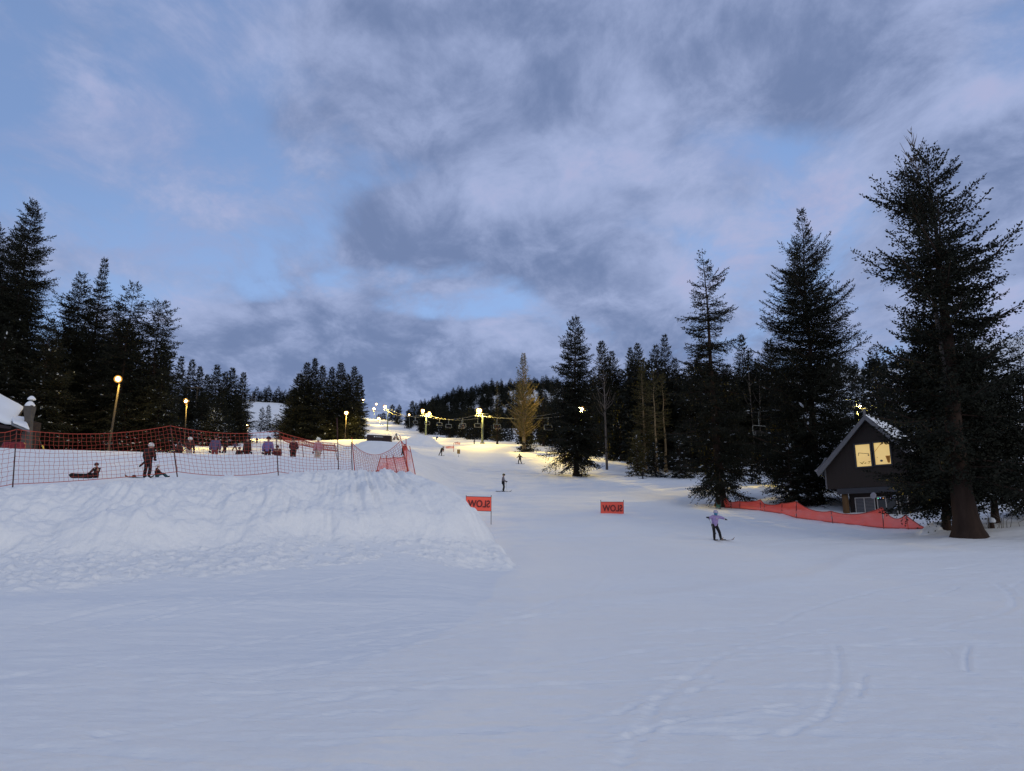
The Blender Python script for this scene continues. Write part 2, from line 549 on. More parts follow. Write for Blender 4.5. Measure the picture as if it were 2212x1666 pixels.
def build_snowfield():
    rows = [-60, -45, -30, -20, -12, -6, -2, 1, 3, 4.2]
    y = 4.6
    while y < 2600:
        rows.append(y)
        y += max(0.035, y * 0.0052)
    rows = np.array(rows)
    ts = np.concatenate([np.linspace(-1.45, -0.84, 26)[:-1], np.linspace(-0.84, 0.84, 480), np.linspace(0.84, 1.45, 26)[1:]])
    Y, T = np.meshgrid(rows, ts, indexing='ij')
    X = T * (np.maximum(Y, 0) + 2 + 30 * (1 - sstep(-5, 8, Y)))
    Z = h_np(X, Y)
    # groomed corduroy and skidded ripples, only as large as the grid can hold
    near = 1 - sstep(20, 45, Y)
    Z += near * sstep(-1, 5, Y) * (fbm(X * 1.1, Y * 2.2, 5, 61, 0.62) * 0.019 + fbm(X * 0.35, Y * 0.8, 2, 62) * 0.02)
    mid = sstep(20, 40, Y) * (1 - sstep(90, 200, Y))
    Z += mid * (fbm((X + 0.5 * Y) * 0.25, (Y - 0.3 * X) * 0.6, 4, 63, 0.55) * 0.07)
    # a low lip in front of the bank where the groomer turned
    lip = np.interp(X, [-30, -14, -8, -2, 3, 9, 14], [14.6, 15.2, 15.8, 17.0, 18.5, 23, 30])
    Z += 0.07 * np.exp(-((Y - lip) / 0.9) ** 2) - 0.06 * np.exp(-((Y - lip - 2.0) / 1.4) ** 2)
    # low hummock at the tree line on the right and the edge of the cat track below the signs
    rt = random.Random(21)
    tracks = [([(p.x, p.y) for p in (flat(u, v) for u, v in path)], hw, dep) for path, hw, dep in TRACKS]
    for _ in range(60):          # older, half worn ski and board tracks crossing the run-out
        x0, y0 = rt.uniform(-14, 16), 6 + 18 * rt.random() ** 1.6
        a, cv, ln = rt.choice([rt.uniform(-.35, .35), rt.uniform(.5, 1.3)]), rt.uniform(-.07, .07), rt.uniform(5, 16)
        pth = []
        for k in range(6):
            pth.append((x0, y0))
            x0 += math.cos(a) * ln / 6
            y0 += math.sin(a) * ln / 6
            a += cv * ln / 6
        tracks.append((pth, rt.uniform(.05, .085), rt.uniform(.009, .019)))
    for path, hw, dep in tracks:
        P = np.array(path)
        # smooth the polyline
        tt = np.linspace(0, len(P) - 1, 10 * len(P))
        P = np.stack([pchip(range(len(P)), P[:, 0], tt), pchip(range(len(P)), P[:, 1], tt)], 1)
        msk = (X > P[:, 0].min() - .5) & (X < P[:, 0].max() + .5) & (Y > P[:, 1].min() - .5) & (Y < P[:, 1].max() + .5)
        xs, ys = X[msk], Y[msk]
        D = np.full(xs.shape, 9.0)
        for i in range(len(P) - 1):
            a, b = P[i], P[i + 1]
            ab = b - a
            t = np.clip(((xs - a[0]) * ab[0] + (ys - a[1]) * ab[1]) / (ab @ ab + 1e-9), 0, 1)
            D = np.minimum(D, np.hypot(xs - a[0] - t * ab[0], ys - a[1] - t * ab[1]))
        g = -dep * np.exp(-(D / hw) ** 2) + dep * 0.75 * np.exp(-((D - 2.1 * hw) / (hw * 0.9)) ** 2)
        Z[msk] += g
    me = np_mesh('snow_ground', np.stack([X, Y, Z], -1).reshape(-1, 3), grid_faces(len(rows), len(ts)), True)
    tag(link('snow_ground', me, M['snow']), 'wide groomed snow of the ski run rising to the far hill', 'snow', kind='structure')


def build_bank():
    xs = np.arange(-25, 2.9, 0.05)
    ys = np.arange(14.6, 36.5, 0.05)
    Y, X = np.meshgrid(ys, xs, indexing='ij')
    Z = bank_np(X, Y)
    H = h_np(X, Y)
    keep = (Z > H - 0.30)
    fc = grid_faces(len(ys), len(xs))
    fc = fc[keep.ravel()[fc].any(1)]
    used = np.unique(fc)
    idx = np.zeros(X.size, int)
    idx[used] = np.arange(len(used))
    me = np_mesh('snow_bank', np.stack([X, Y, Z], -1).reshape(-1, 3)[used], idx[fc], True)
    tag(link('snow_bank', me, M['bank']), 'big bank of ploughed snow with slide streaks below the red net fence', 'snow bank', kind='structure')


build_snowfield()
build_bank()


def mound(name, u, y, half_w, depth, height, label, flat_top=0.25, seed=1, yaw=0.0):
    c = gpt(u, y)
    n = 60
    a = np.linspace(-1.3, 1.3, n)
    A, B = np.meshgrid(a, a, indexing='ij')
    Rr = np.sqrt(A * A + B * B)
    p = 1 - sstep(flat_top, 1.15, Rr + fbm(A * 2, B * 2, 3, seed) * 0.12)
    ca, sa = math.cos(yaw), math.sin(yaw)
    X = c.x + (A * half_w) * ca - (B * depth) * sa
    Yy = c.y + (A * half_w) * sa + (B * depth) * ca
    Z = h_np(X, Yy) - 0.12 + p * height + p * fbm(A * 4, B * 4, 3, seed + 3) * 0.05 * height
    me = np_mesh(name, np.stack([X, Yy, Z], -1).reshape(-1, 3), grid_faces(n, n), True)
    return tag(link(name, me, M['bank']), label, 'snow mound', kind='structure')


mound('snow_mound', 824, 112, 5.6, 5.5, 1.30, 'rounded snow jump under the dark advertising box', 0.35, 3)
mound('snow_mound', 914, 190, 6.2, 8.0, 2.7, 'lamp lit snow jump between the corral and the lift tower', 0.12, 8)
mound('snow_mound', 2022, 38.6, 1.25, 1.2, 0.62, 'small pile of snow at the end of the orange net', 0.05, 12)
# ------------------------------------------------------------------ camera, sky and daylight
cam = bpy.data.cameras.new('camera')
camo = bpy.data.objects.new('camera', cam)
COL.objects.link(camo)
camo.location = (0, 0, CAMZ)
camo.rotation_euler = (math.pi / 2 + PITCH, 0, 0)
cam.sensor_fit = 'HORIZONTAL'
cam.sensor_width = 36.0
cam.lens = F / 2212 * 36.0
cam.clip_start = 0.1
cam.clip_end = 6000
SC.camera = camo
SC.view_settings.view_transform = 'Standard'
SC.view_settings.look = 'None'
SC.view_settings.exposure = 0
SC.view_settings.gamma = 1
SC.cycles.use_denoising = True
SC.cycles.max_bounces = 6
SC.cycles.transparent_max_bounces = 24
SC.cycles.use_light_tree = True
SC.cycles.sample_clamp_indirect = 4.0

W = bpy.data.worlds.new('World')
SC.world = W
W.use_nodes = True
W.cycles.sampling_method = 'MANUAL'
W.cycles.sample_map_resolution = 256
nt = W.node_tree
N, L = nt.nodes, nt.links
BG = N['Background']


def sock(x, node, i):
    if isinstance(x, (int, float)):
        node.inputs[i].default_value = x
    else:
        L.new(x, node.inputs[i])


def mth(op, a, b=0.0, c=0.0, clamp=False):
    n = N.new('ShaderNodeMath')
    n.operation = op
    n.use_clamp = clamp
    sock(a, n, 0)
    sock(b, n, 1)
    sock(c, n, 2)
    return n.outputs[0]


def mrange(x, a, b, c=0.0, d=1.0, smooth=True):
    n = N.new('ShaderNodeMapRange')
    n.interpolation_type = 'SMOOTHSTEP' if smooth else 'LINEAR'
    sock(x, n, 0)
    n.inputs[1].default_value, n.inputs[2].default_value = a, b
    n.inputs[3].default_value, n.inputs[4].default_value = c, d
    return n.outputs[0]


def mixc(f, a, b):
    n = N.new('ShaderNodeMix')
    n.data_type = 'RGBA'
    n.clamp_factor = True
    sock(f, n, 0)
    for i, x in ((6, a), (7, b)):
        if isinstance(x, tuple): n.inputs[i].default_value = (*x, 1)
        else: L.new(x, n.inputs[i])
    return n.outputs[2]


tc = N.new('ShaderNodeTexCoord')
sep = N.new('ShaderNodeSeparateXYZ')
L.new(tc.outputs['Generated'], sep.inputs[0])
dx, dy, dz = sep.outputs
dyc = mth('MAXIMUM', dy, 0.05)
gx, gz = mth('DIVIDE', dx, dyc), mth('DIVIDE', dz, dyc)
# the cloud deck as a layer overhead: nearer the zenith the clouds are seen larger
den = mth('ADD', mth('MAXIMUM', dz, 0.0), 0.22)
comb = N.new('ShaderNodeCombineXYZ')
L.new(mth('DIVIDE', dx, den), comb.inputs[0])
L.new(mth('DIVIDE', dy, den), comb.inputs[1])


def noise(scale, detail, rough=0.55, dist=0.0, offset=(0, 0, 0), rot=0.0, stretch=(1, 1, 1)):
    mp = N.new('ShaderNodeMapping')
    mp.inputs['Location'].default_value = offset
    mp.inputs['Rotation'].default_value = (0, 0, rot)
    mp.inputs['Scale'].default_value = stretch
    L.new(comb.outputs[0], mp.inputs[0])
    n = N.new('ShaderNodeTexNoise')
    n.inputs['Scale'].default_value = scale
    n.inputs['Detail'].default_value = detail
    n.inputs['Roughness'].default_value = rough
    n.inputs['Distortion'].default_value = dist
    L.new(mp.outputs[0], n.inputs['Vector'])
    return n.outputs['Fac']


n_big = noise(2.1, 9, 0.62, 0.22, (3.1, 1.7, 0), 0.5, (1.0, 0.8, 1))
n_mid = noise(5.0, 10, 0.64, 0.30, (7.3, 2.2, 0), 0.5, (1.0, 0.75, 1))
n_wisp = noise(1.7, 6, 0.5, 0.3, (1.0, 9.0, 0), -0.7, (0.55, 1.7, 1))


def blob(u, v, ru, rv, amp, rot=0.0):
    """a soft patch of the cloud deck in a given direction of the sky"""
    p = at(u, v, 1.0)
    cx0, cz0 = p.x, (p.z - CAMZ)
    a, b = ru / F, rv / F * 1.12
    ex, ez = mth('SUBTRACT', gx, cx0), mth('SUBTRACT', gz, cz0)
    c, s = math.cos(rot), math.sin(rot)
    x2 = mth('ADD', mth('MULTIPLY', ex, c / a), mth('MULTIPLY', ez, s / a))
    z2 = mth('SUBTRACT', mth('MULTIPLY', ez, c / b), mth('MULTIPLY', ex, s / b))
    r2 = mth('ADD', mth('MULTIPLY', x2, x2), mth('MULTIPLY', z2, z2))
    r2 = mth('ADD', r2, mth('MULTIPLY', mth('SUBTRACT', n_mid, 0.5), 1.2))
    return mth('MULTIPLY', mrange(r2, 0.0, 1.25, 1.0, 0.0), amp)


def total(xs):
    t = xs[0]
    for x in xs[1:]:
        t = mth('ADD', t, x)
    return t


# how much cloud there is: little on the left, a heavy deck to the right and low down
cover = total([mrange(gx, -0.66, 0.0, 0.40, 0.62),
               mth('MULTIPLY', mth('SUBTRACT', n_big, 0.5), 1.3),
               mth('MULTIPLY', mth('SUBTRACT', n_mid, 0.5), 0.9),
               blob(560, 780, 480, 130, 0.42), blob(950, 820, 420, 120, 0.40),
               blob(950, 490, 260, 110, 0.20), blob(1250, 590, 260, 110, 0.28), blob(820, 150, 420, 230, 0.22),
               blob(1500, 130, 760, 210, 0.30), blob(2130, 330, 330, 190, 0.35),
               blob(820, 600, 300, 40, -0.20, 0.15), blob(970, 655, 210, 40, -0.30), blob(300, 300, 420, 200, 0.02),
               blob(1780, 560, 200, 160, -0.10), blob(1120, 640, 130, 60, -0.16),
               blob(760, 360, 260, 110, -0.08)])
cov = mrange(cover, 0.30, 0.68)
# how bright the cloud is
lum = total([mth('MULTIPLY', mth('SUBTRACT', n_mid, 0.5), 2.3), mth('MULTIPLY', mth('SUBTRACT', n_big, 0.5), -0.9), 0.42 if False else mrange(gz, 0.2, 1.2, 0.42, 0.40),
             blob(280, 260, 520, 420, 0.20), blob(330, 640, 420, 120, 0.14), blob(1130, 380, 330, 120, 0.34, 0.25), blob(1480, 530, 260, 130, 0.32), blob(1790, 450, 200, 150, 0.34),
             blob(2110, 225, 190, 60, 0.36, 0.45), blob(2130, 640, 170, 110, 0.40), blob(1100, 690, 180, 60, 0.30),
             blob(1330, 170, 120, 110, 0.20), blob(1560, 600, 180, 90, 0.22), blob(700, 130, 200, 120, 0.14),
             blob(930, 520, 260, 100, -0.20), blob(1280, 600, 200, 70, -0.22), blob(760, 300, 260, 70, -0.16, -0.25),
             blob(1650, 120, 420, 130, -0.16), blob(2160, 390, 160, 160, -0.20), blob(600, 770, 420, 90, -0.20), blob(1000, 810, 420, 80, -0.26), blob(1000, 40, 420, 60, -0.14)])
lumc = mrange(lum, -0.05, 0.95)
K = 10.0
cloud = mixc(lumc, (.165 * K, .225 * K, .400 * K), (.375 * K, .450 * K, .690 * K))
cloud = mixc(mrange(lum, 0.70, 1.15), cloud, (.425 * K, .455 * K, .68 * K))
# thin pinkish veils over the blue on the left
veil = mth('MULTIPLY', mrange(mth('ADD', mth('MULTIPLY', n_wisp, 0.7), mth('MULTIPLY', n_mid, 0.65)), 0.60, 0.86), 0.85)

ELEV, ROT = R(4.0), R(200)
sky = N.new('ShaderNodeTexSky')
sky.sky_type = 'NISHITA'
sky.sun_disc = False
sky.sun_elevation = ELEV
sky.sun_rotation = ROT
sky.altitude = 2600
sky.ozone_density = 3.0
tint = N.new('ShaderNodeMix')
tint.data_type = 'RGBA'
tint.blend_type = 'MULTIPLY'
tint.inputs[0].default_value = 1.0
L.new(sky.outputs[0], tint.inputs[6])
tint.inputs[7].default_value = (SKYT[0], SKYT[1], SKYT[2], 1)
blue = mixc(0.6, tint.outputs[2], (.225 * K, .335 * K, .61 * K))
blue = mixc(mrange(gz, .62, .30, 0.0, 0.55), blue, (.31 * K, .47 * K, .80 * K))
blue = mixc(veil, blue, (.315 * K, .375 * K, .605 * K))
full = mixc(mth('MULTIPLY', cov, 0.97), blue, cloud)
# overhead and behind the photographer the twilight is brighter
back = total([mrange(dy, 0.45, -0.6, 0.0, 1.0), mrange(dz, 0.66, 0.95, 0.0, 0.5)])
boost = N.new('ShaderNodeMix')
boost.data_type = 'RGBA'
boost.blend_type = 'MIX'
L.new(mth('MULTIPLY', back, 0.9, clamp=True), boost.inputs[0])
L.new(full, boost.inputs[6])
boost.inputs[7].default_value = (SKYB[0] * K, SKYB[1] * K, SKYB[2] * K, 1)
L.new(boost.outputs[2], BG.inputs['Color'])
BG.inputs['Strength'].default_value = 0.1

sun = bpy.data.lights.new('sun', 'SUN')
sun.energy = SUNE
sun.angle = R(34)
sun.color = (1.0, 0.90, 0.70)
suno = bpy.data.objects.new('sun', sun)
COL.objects.link(suno)
# from behind the camera, over the left shoulder, low twilight glow
sel, saz = R(SUNEL), R(SUNAZ)
d_ = Vector((math.sin(saz) * math.cos(sel), math.cos(saz) * math.cos(sel), math.sin(sel)))
suno.rotation_euler = (-d_).to_track_quat('-Z', 'Y').to_euler()
# ------------------------------------------------------------------ conifers
def rot_z(d, a):
    c, s = np.cos(a), np.sin(a)
    return np.stack([d[:, 0] * c - d[:, 1] * s, d[:, 0] * s + d[:, 1] * c, d[:, 2]], 1)


def unit(d):
    return d / np.maximum(np.linalg.norm(d, axis=1, keepdims=True), 1e-9)


def diamonds(P, D, Ln, Wd, rng):
    """one four-cornered needle spray per row: from P along D"""
    n = len(P)
    side = unit(np.cross(D, rng.normal(size=(n, 3))))
    a = P
    m = P + D * (Ln * 0.45)[:, None]
    b = m + side * (Wd * 0.5)[:, None]
    c = P + D * Ln[:, None]
    d = m - side * (Wd * 0.5)[:, None]
    Vv = np.stack([a, b, c, d], 1).reshape(-1, 3)
    Ff = np.arange(4 * n).reshape(n, 4)
    return Vv, Ff


def conifer(seed, H, prof, unit_m, crown=0.9, per_m=11.0, pitch=(38, -12), droop=0.25, upturn=0.22, irr=0.35, dens=1.0, snow=0.2,
            trunk_r=None, lean=0.0, bare=0.0, gap=0.0, twig_len=0.52, lit=False, snow_from=0.25, top_bare=0.0):
    """returns (trunk MB, crown arrays, snow arrays). prof: list of (fraction from the top, radius m)"""
    rng = np.random.default_rng(seed)
    trunk_r = trunk_r or 0.012 * H + 0.05
    px, pr = [p[0] for p in prof], [p[1] for p in prof]
    T = MB()
    nk = 9
    wob = rng.normal(size=(nk, 2)) * 0.012 * H * 0.3
    wob[0] = 0
    zs = np.linspace(0, H, nk)
    ax = lambda z: np.array([np.interp(z, zs, wob[:, 0]) + lean * z, np.interp(z, zs, wob[:, 1]), z])
    rad = lambda z: trunk_r * (max(0.0, 1 - z / H) ** 1.25 * 0.97 + 0.025)
    pts, rr = [], []
    for i, z in enumerate(np.concatenate([[-0.6, 0.0, 0.35, 0.9], np.linspace(0.1, 1, 14) * H])):
        pts.append(ax(max(z, 0)) if z >= 0 else np.array([0, 0, z]))
        flare = 1.0 + 0.55 * math.exp(-max(z, 0) / 0.5)
        rr.append(rad(max(z, 0)) * flare)
    T.tube(pts, rr, 9)
    nb = max(14, int(H * crown * per_m * 2.1))
    s = np.sort((np.arange(nb) + rng.uniform(0, 1, nb)) / nb) * crown
    s = s ** 0.93
    # whorls
    s = s + np.sin(s * H * 2 * math.pi / 0.75) * 0.006
    s = np.clip(s, 0.008, crown)
    az = np.arange(nb) * 2.39996 + rng.normal(size=nb) * 0.5
    Rr = np.interp(s, px, pr)
    cl = fbm(np.cos(az) * 1.3 + s * 9, np.sin(az) * 1.3 + s * 5, 3, seed)
    Lb = Rr * np.clip(rng.uniform(0.72, 1.08, nb) * (1 + irr * cl), 0.15, 1.45)
    inner = (np.arange(nb) % 5 >= 3) & (s > 0.08)
    Lb = np.where(inner, Lb * rng.uniform(.35, .7, nb), Lb)
    Lb = np.maximum(Lb, np.minimum(unit_m * 1.6, Rr * 0.9 + 0.06))
    ub = np.minimum(unit_m, np.maximum(0.3 * unit_m, Lb * 0.55))
    keep = rng.uniform(0, 1, nb) > gap * sstep(-0.1, 0.5, -cl + 0.25)
    TP, TD, TL, TB = [], [], [], []
    SP, SD, SR = [], [], []
    for i in range(nb):
        if not keep[i]: continue
        z0 = H * (1 - s[i])
        o = ax(z0)
        pt = R(np.interp(s[i], [0, 0.25, crown], [pitch[0], (pitch[0] + pitch[1]) * 0.5, pitch[1]]) + rng.normal() * 7)
        Lq = Lb[i]
        nq = 7
        q = np.linspace(0, 1, nq)
        bend = rng.normal() * 0.12
        rad_ = Lq * math.cos(pt) * q
        zz = Lq * (math.sin(pt) * q - droop * q ** 2 * (0.4 + s[i]) + upturn * q ** 3)
        a2 = az[i] + bend * q
        sp = np.stack([o[0] + rad_ * np.cos(a2), o[1] + rad_ * np.sin(a2), o[2] + zz], 1)
        if Lq > unit_m * 4 or bare:
            r0 = min(rad(z0) * 0.55 + .02 * (bare > .9), 0.012 + 0.014 * Lq + .012 * (bare > .9))
            T.tube([sp[0], sp[2], sp[4], sp[6]], [r0, r0 * .8, r0 * .55, r0 * .2], 3, cap=False)
        if s[i] < top_bare: continue
        um = ub[i]
        step = um * 1.35 / dens
        nt = max(2, int(Lq / step))
        tq = np.linspace(max(0.12, min(0.45, 0.5 / max(Lq, .5)) * 0.8), 0.99, nt)
        p = np.stack([np.interp(tq, q, sp[:, k]) for k in range(3)], 1)
        tn = np.stack([np.interp(tq, q, np.gradient(sp[:, k], q)) for k in range(3)], 1)
        tn = unit(tn)
        for sd in (-1, 1):
            ang = sd * (R(52) + rng.normal(size=nt) * 0.22)
            d = rot_z(tn, ang)
            d[:, 2] += rng.normal(size=nt) * 0.30 - 0.12
            d = unit(d)
            l2 = np.clip(Lq * twig_len * (1 - tq) ** 0.8 * rng.uniform(0.6, 1.2, nt) + um * 1.3, 0, Lq * 0.75 + um * .6)
            TP.append(p); TD.append(d); TL.append(l2); TB.append(np.full(nt, um))
        TP.append(p[-2:]); TD.append(tn[-2:]); TL.append(np.full(2, um * 2.2)); TB.append(np.full(2, um))
        # snow lying on the bough
        pr_s = snow * sstep(snow_from - 0.15, snow_from + 0.35, s[i])
        ns = rng.poisson(pr_s * Lq / (max(unit_m, .16) * 3.0) * 0.5)
        if ns:
            k = rng.integers(0, nt, ns)
            off = rng.uniform(-1, 1, ns)[:, None] * np.stack([-tn[k, 1], tn[k, 0], np.zeros(ns)], 1) * (0.14 * Lq)
            SP.append(p[k] + off + np.array([0, 0, unit_m * 0.25]))
            SD.append(unit(tn[k] + rng.normal(size=(ns, 3)) * 0.25))
            SR.append(max(unit_m, .16) * rng.uniform(0.3, 1.05, ns) ** 1.3 * (0.7 + 0.5 * s[i]))
    out_c = None
    if TP:
        TP, TD, TL, TB = np.concatenate(TP), np.concatenate(TD), np.concatenate(TL), np.concatenate(TB)
        if bare:
            kk = rng.uniform(size=len(TP)) > bare
            TP, TD, TL, TB = TP[kk], TD[kk], TL[kk], TB[kk]
        ns = np.maximum(1, (TL / (TB * 0.85)).astype(int))
        idx = np.repeat(np.arange(len(TP)), ns)
        loc = (np.arange(len(idx)) - np.repeat(np.cumsum(ns) - ns, ns) + 0.5) / ns[idx]
        P = TP[idx] + TD[idx] * (TL[idx] * loc)[:, None]
        P[:, 2] -= (TL[idx] * loc) ** 2 * 0.10 / max(unit_m * 6, 0.6)
        sg = np.where(np.arange(len(idx)) % 2 == 0, 1, -1)
        D = rot_z(TD[idx], sg * (0.55 + rng.normal(size=len(idx)) * 0.3))
        D[:, 2] += rng.normal(size=len(idx)) * 0.42 + 0.08
        D = unit(D)
        Ln = TB[idx] * rng.uniform(1.0, 2.1, len(idx)) * (1 - 0.3 * loc)
        Wd = TB[idx] * rng.uniform(0.5, 0.95, len(idx))
        out_c = diamonds(P, D, Ln, Wd, rng)
    out_s = None
    if SP:
        SP, SD, SR = np.concatenate(SP), np.concatenate(SD), np.concatenate(SR)
        n = len(SP)
        b = unit(np.cross(SD, np.array([0, 0, 1.0])))
        ring = []
        for k in range(6):
            t = 2 * math.pi * k / 6
            ring.append(SP + SD * (math.cos(t) * SR * rng.uniform(1.0, 1.9, n))[:, None] + b * (math.sin(t) * SR * rng.uniform(.5, .95, n))[:, None])
        top = SP + np.array([0, 0, 1.0]) * (SR * 0.42)[:, None]
        Vv = np.stack(ring + [top], 1).reshape(-1, 3)
        base = (np.arange(n) * 7)[:, None, None]
        tri = np.array([[k, k + 1, (k + 2) % 6, 6] for k in (0, 2, 4)])[None]
        out_s = (Vv, (base + tri).reshape(-1, 4))
    return T, out_c, out_s


def place_tree(loc, meshes, label, group=None, name='spruce_tree', rz=0.0, sc=1.0, cat='tree'):
    t = empty(name, loc, rz, label, cat, group)
    t.scale = (sc, sc, sc)
    for nm, me in meshes:
        link(nm, me, None, t)
    return t


def tree_meshes(nm, res, needle, bark, snow=None):
    T, c, s = res
    out = []
    me = T.mesh('trunk', True)
    me.materials.append(bark)
    out.append(('trunk', me))
    if c is not None:
        Vc, Fq = c
        if s is not None:           # snow on the boughs: same mesh, second material
            Vs_, Ft = s
            q = np.concatenate([Fq, np.stack([Ft[:, 0], Ft[:, 1], Ft[:, 2], Ft[:, 3]], 1) + len(Vc)])
            me = np_mesh('crown', np.concatenate([Vc, Vs_]), q)
            me.materials.append(needle)
            me.materials.append(snow or M['clump'])
            mi = np.zeros(len(q), np.int32)
            mi[len(Fq):] = 1
            me.polygons.foreach_set('material_index', mi)
        else:
            me = np_mesh('crown', Vc, Fq)
            me.materials.append(needle)
        out.append(('crown', me))
    return out


def tree(u, v, y, prof, label, seed, needle='needle', bark='bark', clear=None, base=None, name='spruce_tree', group=None, us=1.0, rz=0.0, **kw):
    """a tree whose tip is seen at (u, v) at depth y; prof in photo pixels: (fraction from the top, half width)"""
    tip = at(u, v, y)
    x = tip.x
    if base is not None:            # the foot is seen in picture column base
        for _ in range(3):
            x = xat(base, y, ground(x, y))
    z0 = ground(x, y)
    H = tip.z - z0
    k = m_per_px(y) * 1.18
    pr = [(a, b * k) for a, b in prof]
    un = max(0.08, .045 + y * .0012) * us
    res = conifer(seed, H, pr, un, lean=(tip.x - x) / H, **kw)
    if clear:                       # a natural gap between the boughs, with something seen through it
        T_, c_, s_ = res
        cu, cv, cr = clear
        def keep(Vx, k):
            W_ = Vx.reshape(-1, k, 3).mean(1) + np.array([x, y, z0 - 0.05])
            dep = W_[:, 1] * CP + (W_[:, 2] - CAMZ) * SP
            uu = CX + F * W_[:, 0] / dep
            vv = CY - F * (-W_[:, 1] * SP + (W_[:, 2] - CAMZ) * CP) / dep
            return np.hypot(uu - cu, (vv - cv) * 1.15) > cr
        kk = keep(c_[0], 4)
        Vn = c_[0].reshape(-1, 4, 3)[kk].reshape(-1, 3)
        res = (T_, (Vn, np.arange(len(Vn)).reshape(-1, 4)), s_)
    return place_tree((x, y, z0 - 0.05), tree_meshes(name, res, M[needle], M[bark]), label, group, name, rz)


GL, GR = 'tall spruces left of the learning slope', 'tall spruces along the right edge of the run'
CONE = lambda w, top=0.05: [(0, w * .03), (.05, w * .12), (.25, w * .42), (.5, w * .72), (.75, w * .95), (1, w)]

# --- left stand
tree(73, 435, 72, [(0, 3), (.06, 22), (.2, 36), (.35, 52), (.5, 72), (.75, 86), (1, 92)], 'tallest dark spruce of the stand by the snowy roofed lodge', 11, group=GL, snow=.10, irr=.5, per_m=12)
tree(36, 492, 76, [(0, 3), (.1, 20), (.3, 38), (.6, 60), (1, 70)], 'dark spruce tucked against the left shoulder of the tallest one', 12, group=GL, snow=.06, irr=.5)
tree(-4, 482, 75, [(0, 3), (.1, 22), (.3, 40), (.6, 62), (1, 75)], 'dark spruce cut off by the left edge of the photo', 13, group=GL, snow=.10, irr=.5)
tree(178, 592, 78, [(0, 3), (.08, 18), (.25, 42), (.45, 54), (.7, 60), (1, 64)], 'broad dark spruce between the tallest spruce and the needle thin one', 14, group=GL, snow=.14, irr=.5)
tree(225, 558, 81, [(0, 2), (.1, 10), (.25, 22), (.4, 33), (.6, 42), (1, 50)], 'needle thin tall spruce with a spire top behind the tall lamp', 15, group=GL, snow=.10, per_m=13)
tree(255, 652, 84, [(0, 2), (.15, 12), (.4, 24), (1, 36)], 'small spruce top showing between the spire and the ragged spruce', 16, group=GL, snow=.08)
tree(290, 610, 75, [(0, 3), (.06, 16), (.2, 38), (.4, 46), (.6, 50), (1, 56)], 'ragged open spruce with sky showing through, right of the spire', 17, group=GL, snow=.14, gap=.35, per_m=10, pitch=(25, -16), dens=.85)
tree(347, 650, 76, [(0, 5), (.08, 26), (.25, 42), (.45, 54), (.65, 60), (1, 56)], 'spruce with flat layered boughs at the right end of the left stand', 18, group=GL, snow=.16, gap=.25, per_m=9.5, pitch=(18, -18), droop=.12, upturn=.2)
for k, (u, v, y, w, lab) in enumerate([
        (15, 705, 69, 60, 'snow dusted spruce rising right behind the snowy lodge roof'),
        (112, 690, 70, 62, 'snow dusted spruce behind the stone chimney'),
        (176, 745, 78, 66, 'snow laden spruce left of the tall lamp pole'),
        (238, 735, 77, 55, 'snow laden spruce directly behind the tall lamp head'),
        (300, 770, 78, 60, 'snow laden spruce just right of the tall lamp pole'),
        (352, 800, 75, 48, 'snow laden spruce above the standing snowboarder'),
        (62, 765, 74, 60, 'dim low spruce between lodge roof and chimney trees'),
        (276, 850, 74, 40, 'short spruce with lamp lit snowy boughs by the tall lamp')]):
    tree(u, v, y, CONE(w * 1.15), lab, 30 + k, group='snow dusted spruces low in the left stand', snow=.5, snow_from=.1, per_m=14, irr=.5)

# --- second tier on the left
for k, (u, v, y, w, b) in enumerate([(394, 770, 150, 17, 0), (416, 777, 152, 17, 0), (433, 792, 160, 17, 0), (449, 810, 150, 17, 0), (470, 789, 155, 22, 0),
                                     (488, 803, 165, 15, 0), (504, 796, 165, 20, 0), (527, 805, 168, 17, 0), (405, 830, 146, 20, 0), (478, 850, 140, 20, 0), (440, 850, 146, 22, 0), (515, 860, 160, 18, 0)]):
    labs = ['first dark spruce of the mid distance row beyond the layered spruce', 'dark spruce behind the lift tower cables on the left', 'dark spruce just right of the left lift tower',
            'lower spruce in the dip of the mid distance row', 'tall spruce above the frosted bush on the left', 'thin spruce between two taller ones in the mid distance row',
            'tallest spruce near the right end of the mid distance row', 'last dark spruce of the row beside the open far slope', 'low dark spruce behind the second lamp',
            'low dark spruce above the frosted bush', 'low dark spruce between second lamp and frosted bush', 'low spruce under the last two of the mid distance row']
    tree(u, v, y, CONE(w * 1.6), labs[k], 50 + k, group='mid distance spruces on the left', snow=.12, per_m=11)
tree(465, 887, 128, [(0, 6), (.2, 18), (.5, 28), (1, 32)], 'pale frosted small spruce covered in snow on the left', 63, snow=3.2, snow_from=-.2, per_m=16, crown=.98)
tree(425, 905, 132, CONE(18), 'small frosted spruce beside the second lamp pole', 64, snow=1.6, snow_from=-.2, per_m=14, crown=.98)
tree(500, 905, 134, CONE(22), 'snowy small spruce beside the third lamp', 65, snow=1.0, snow_from=-.2, per_m=14, crown=.98)

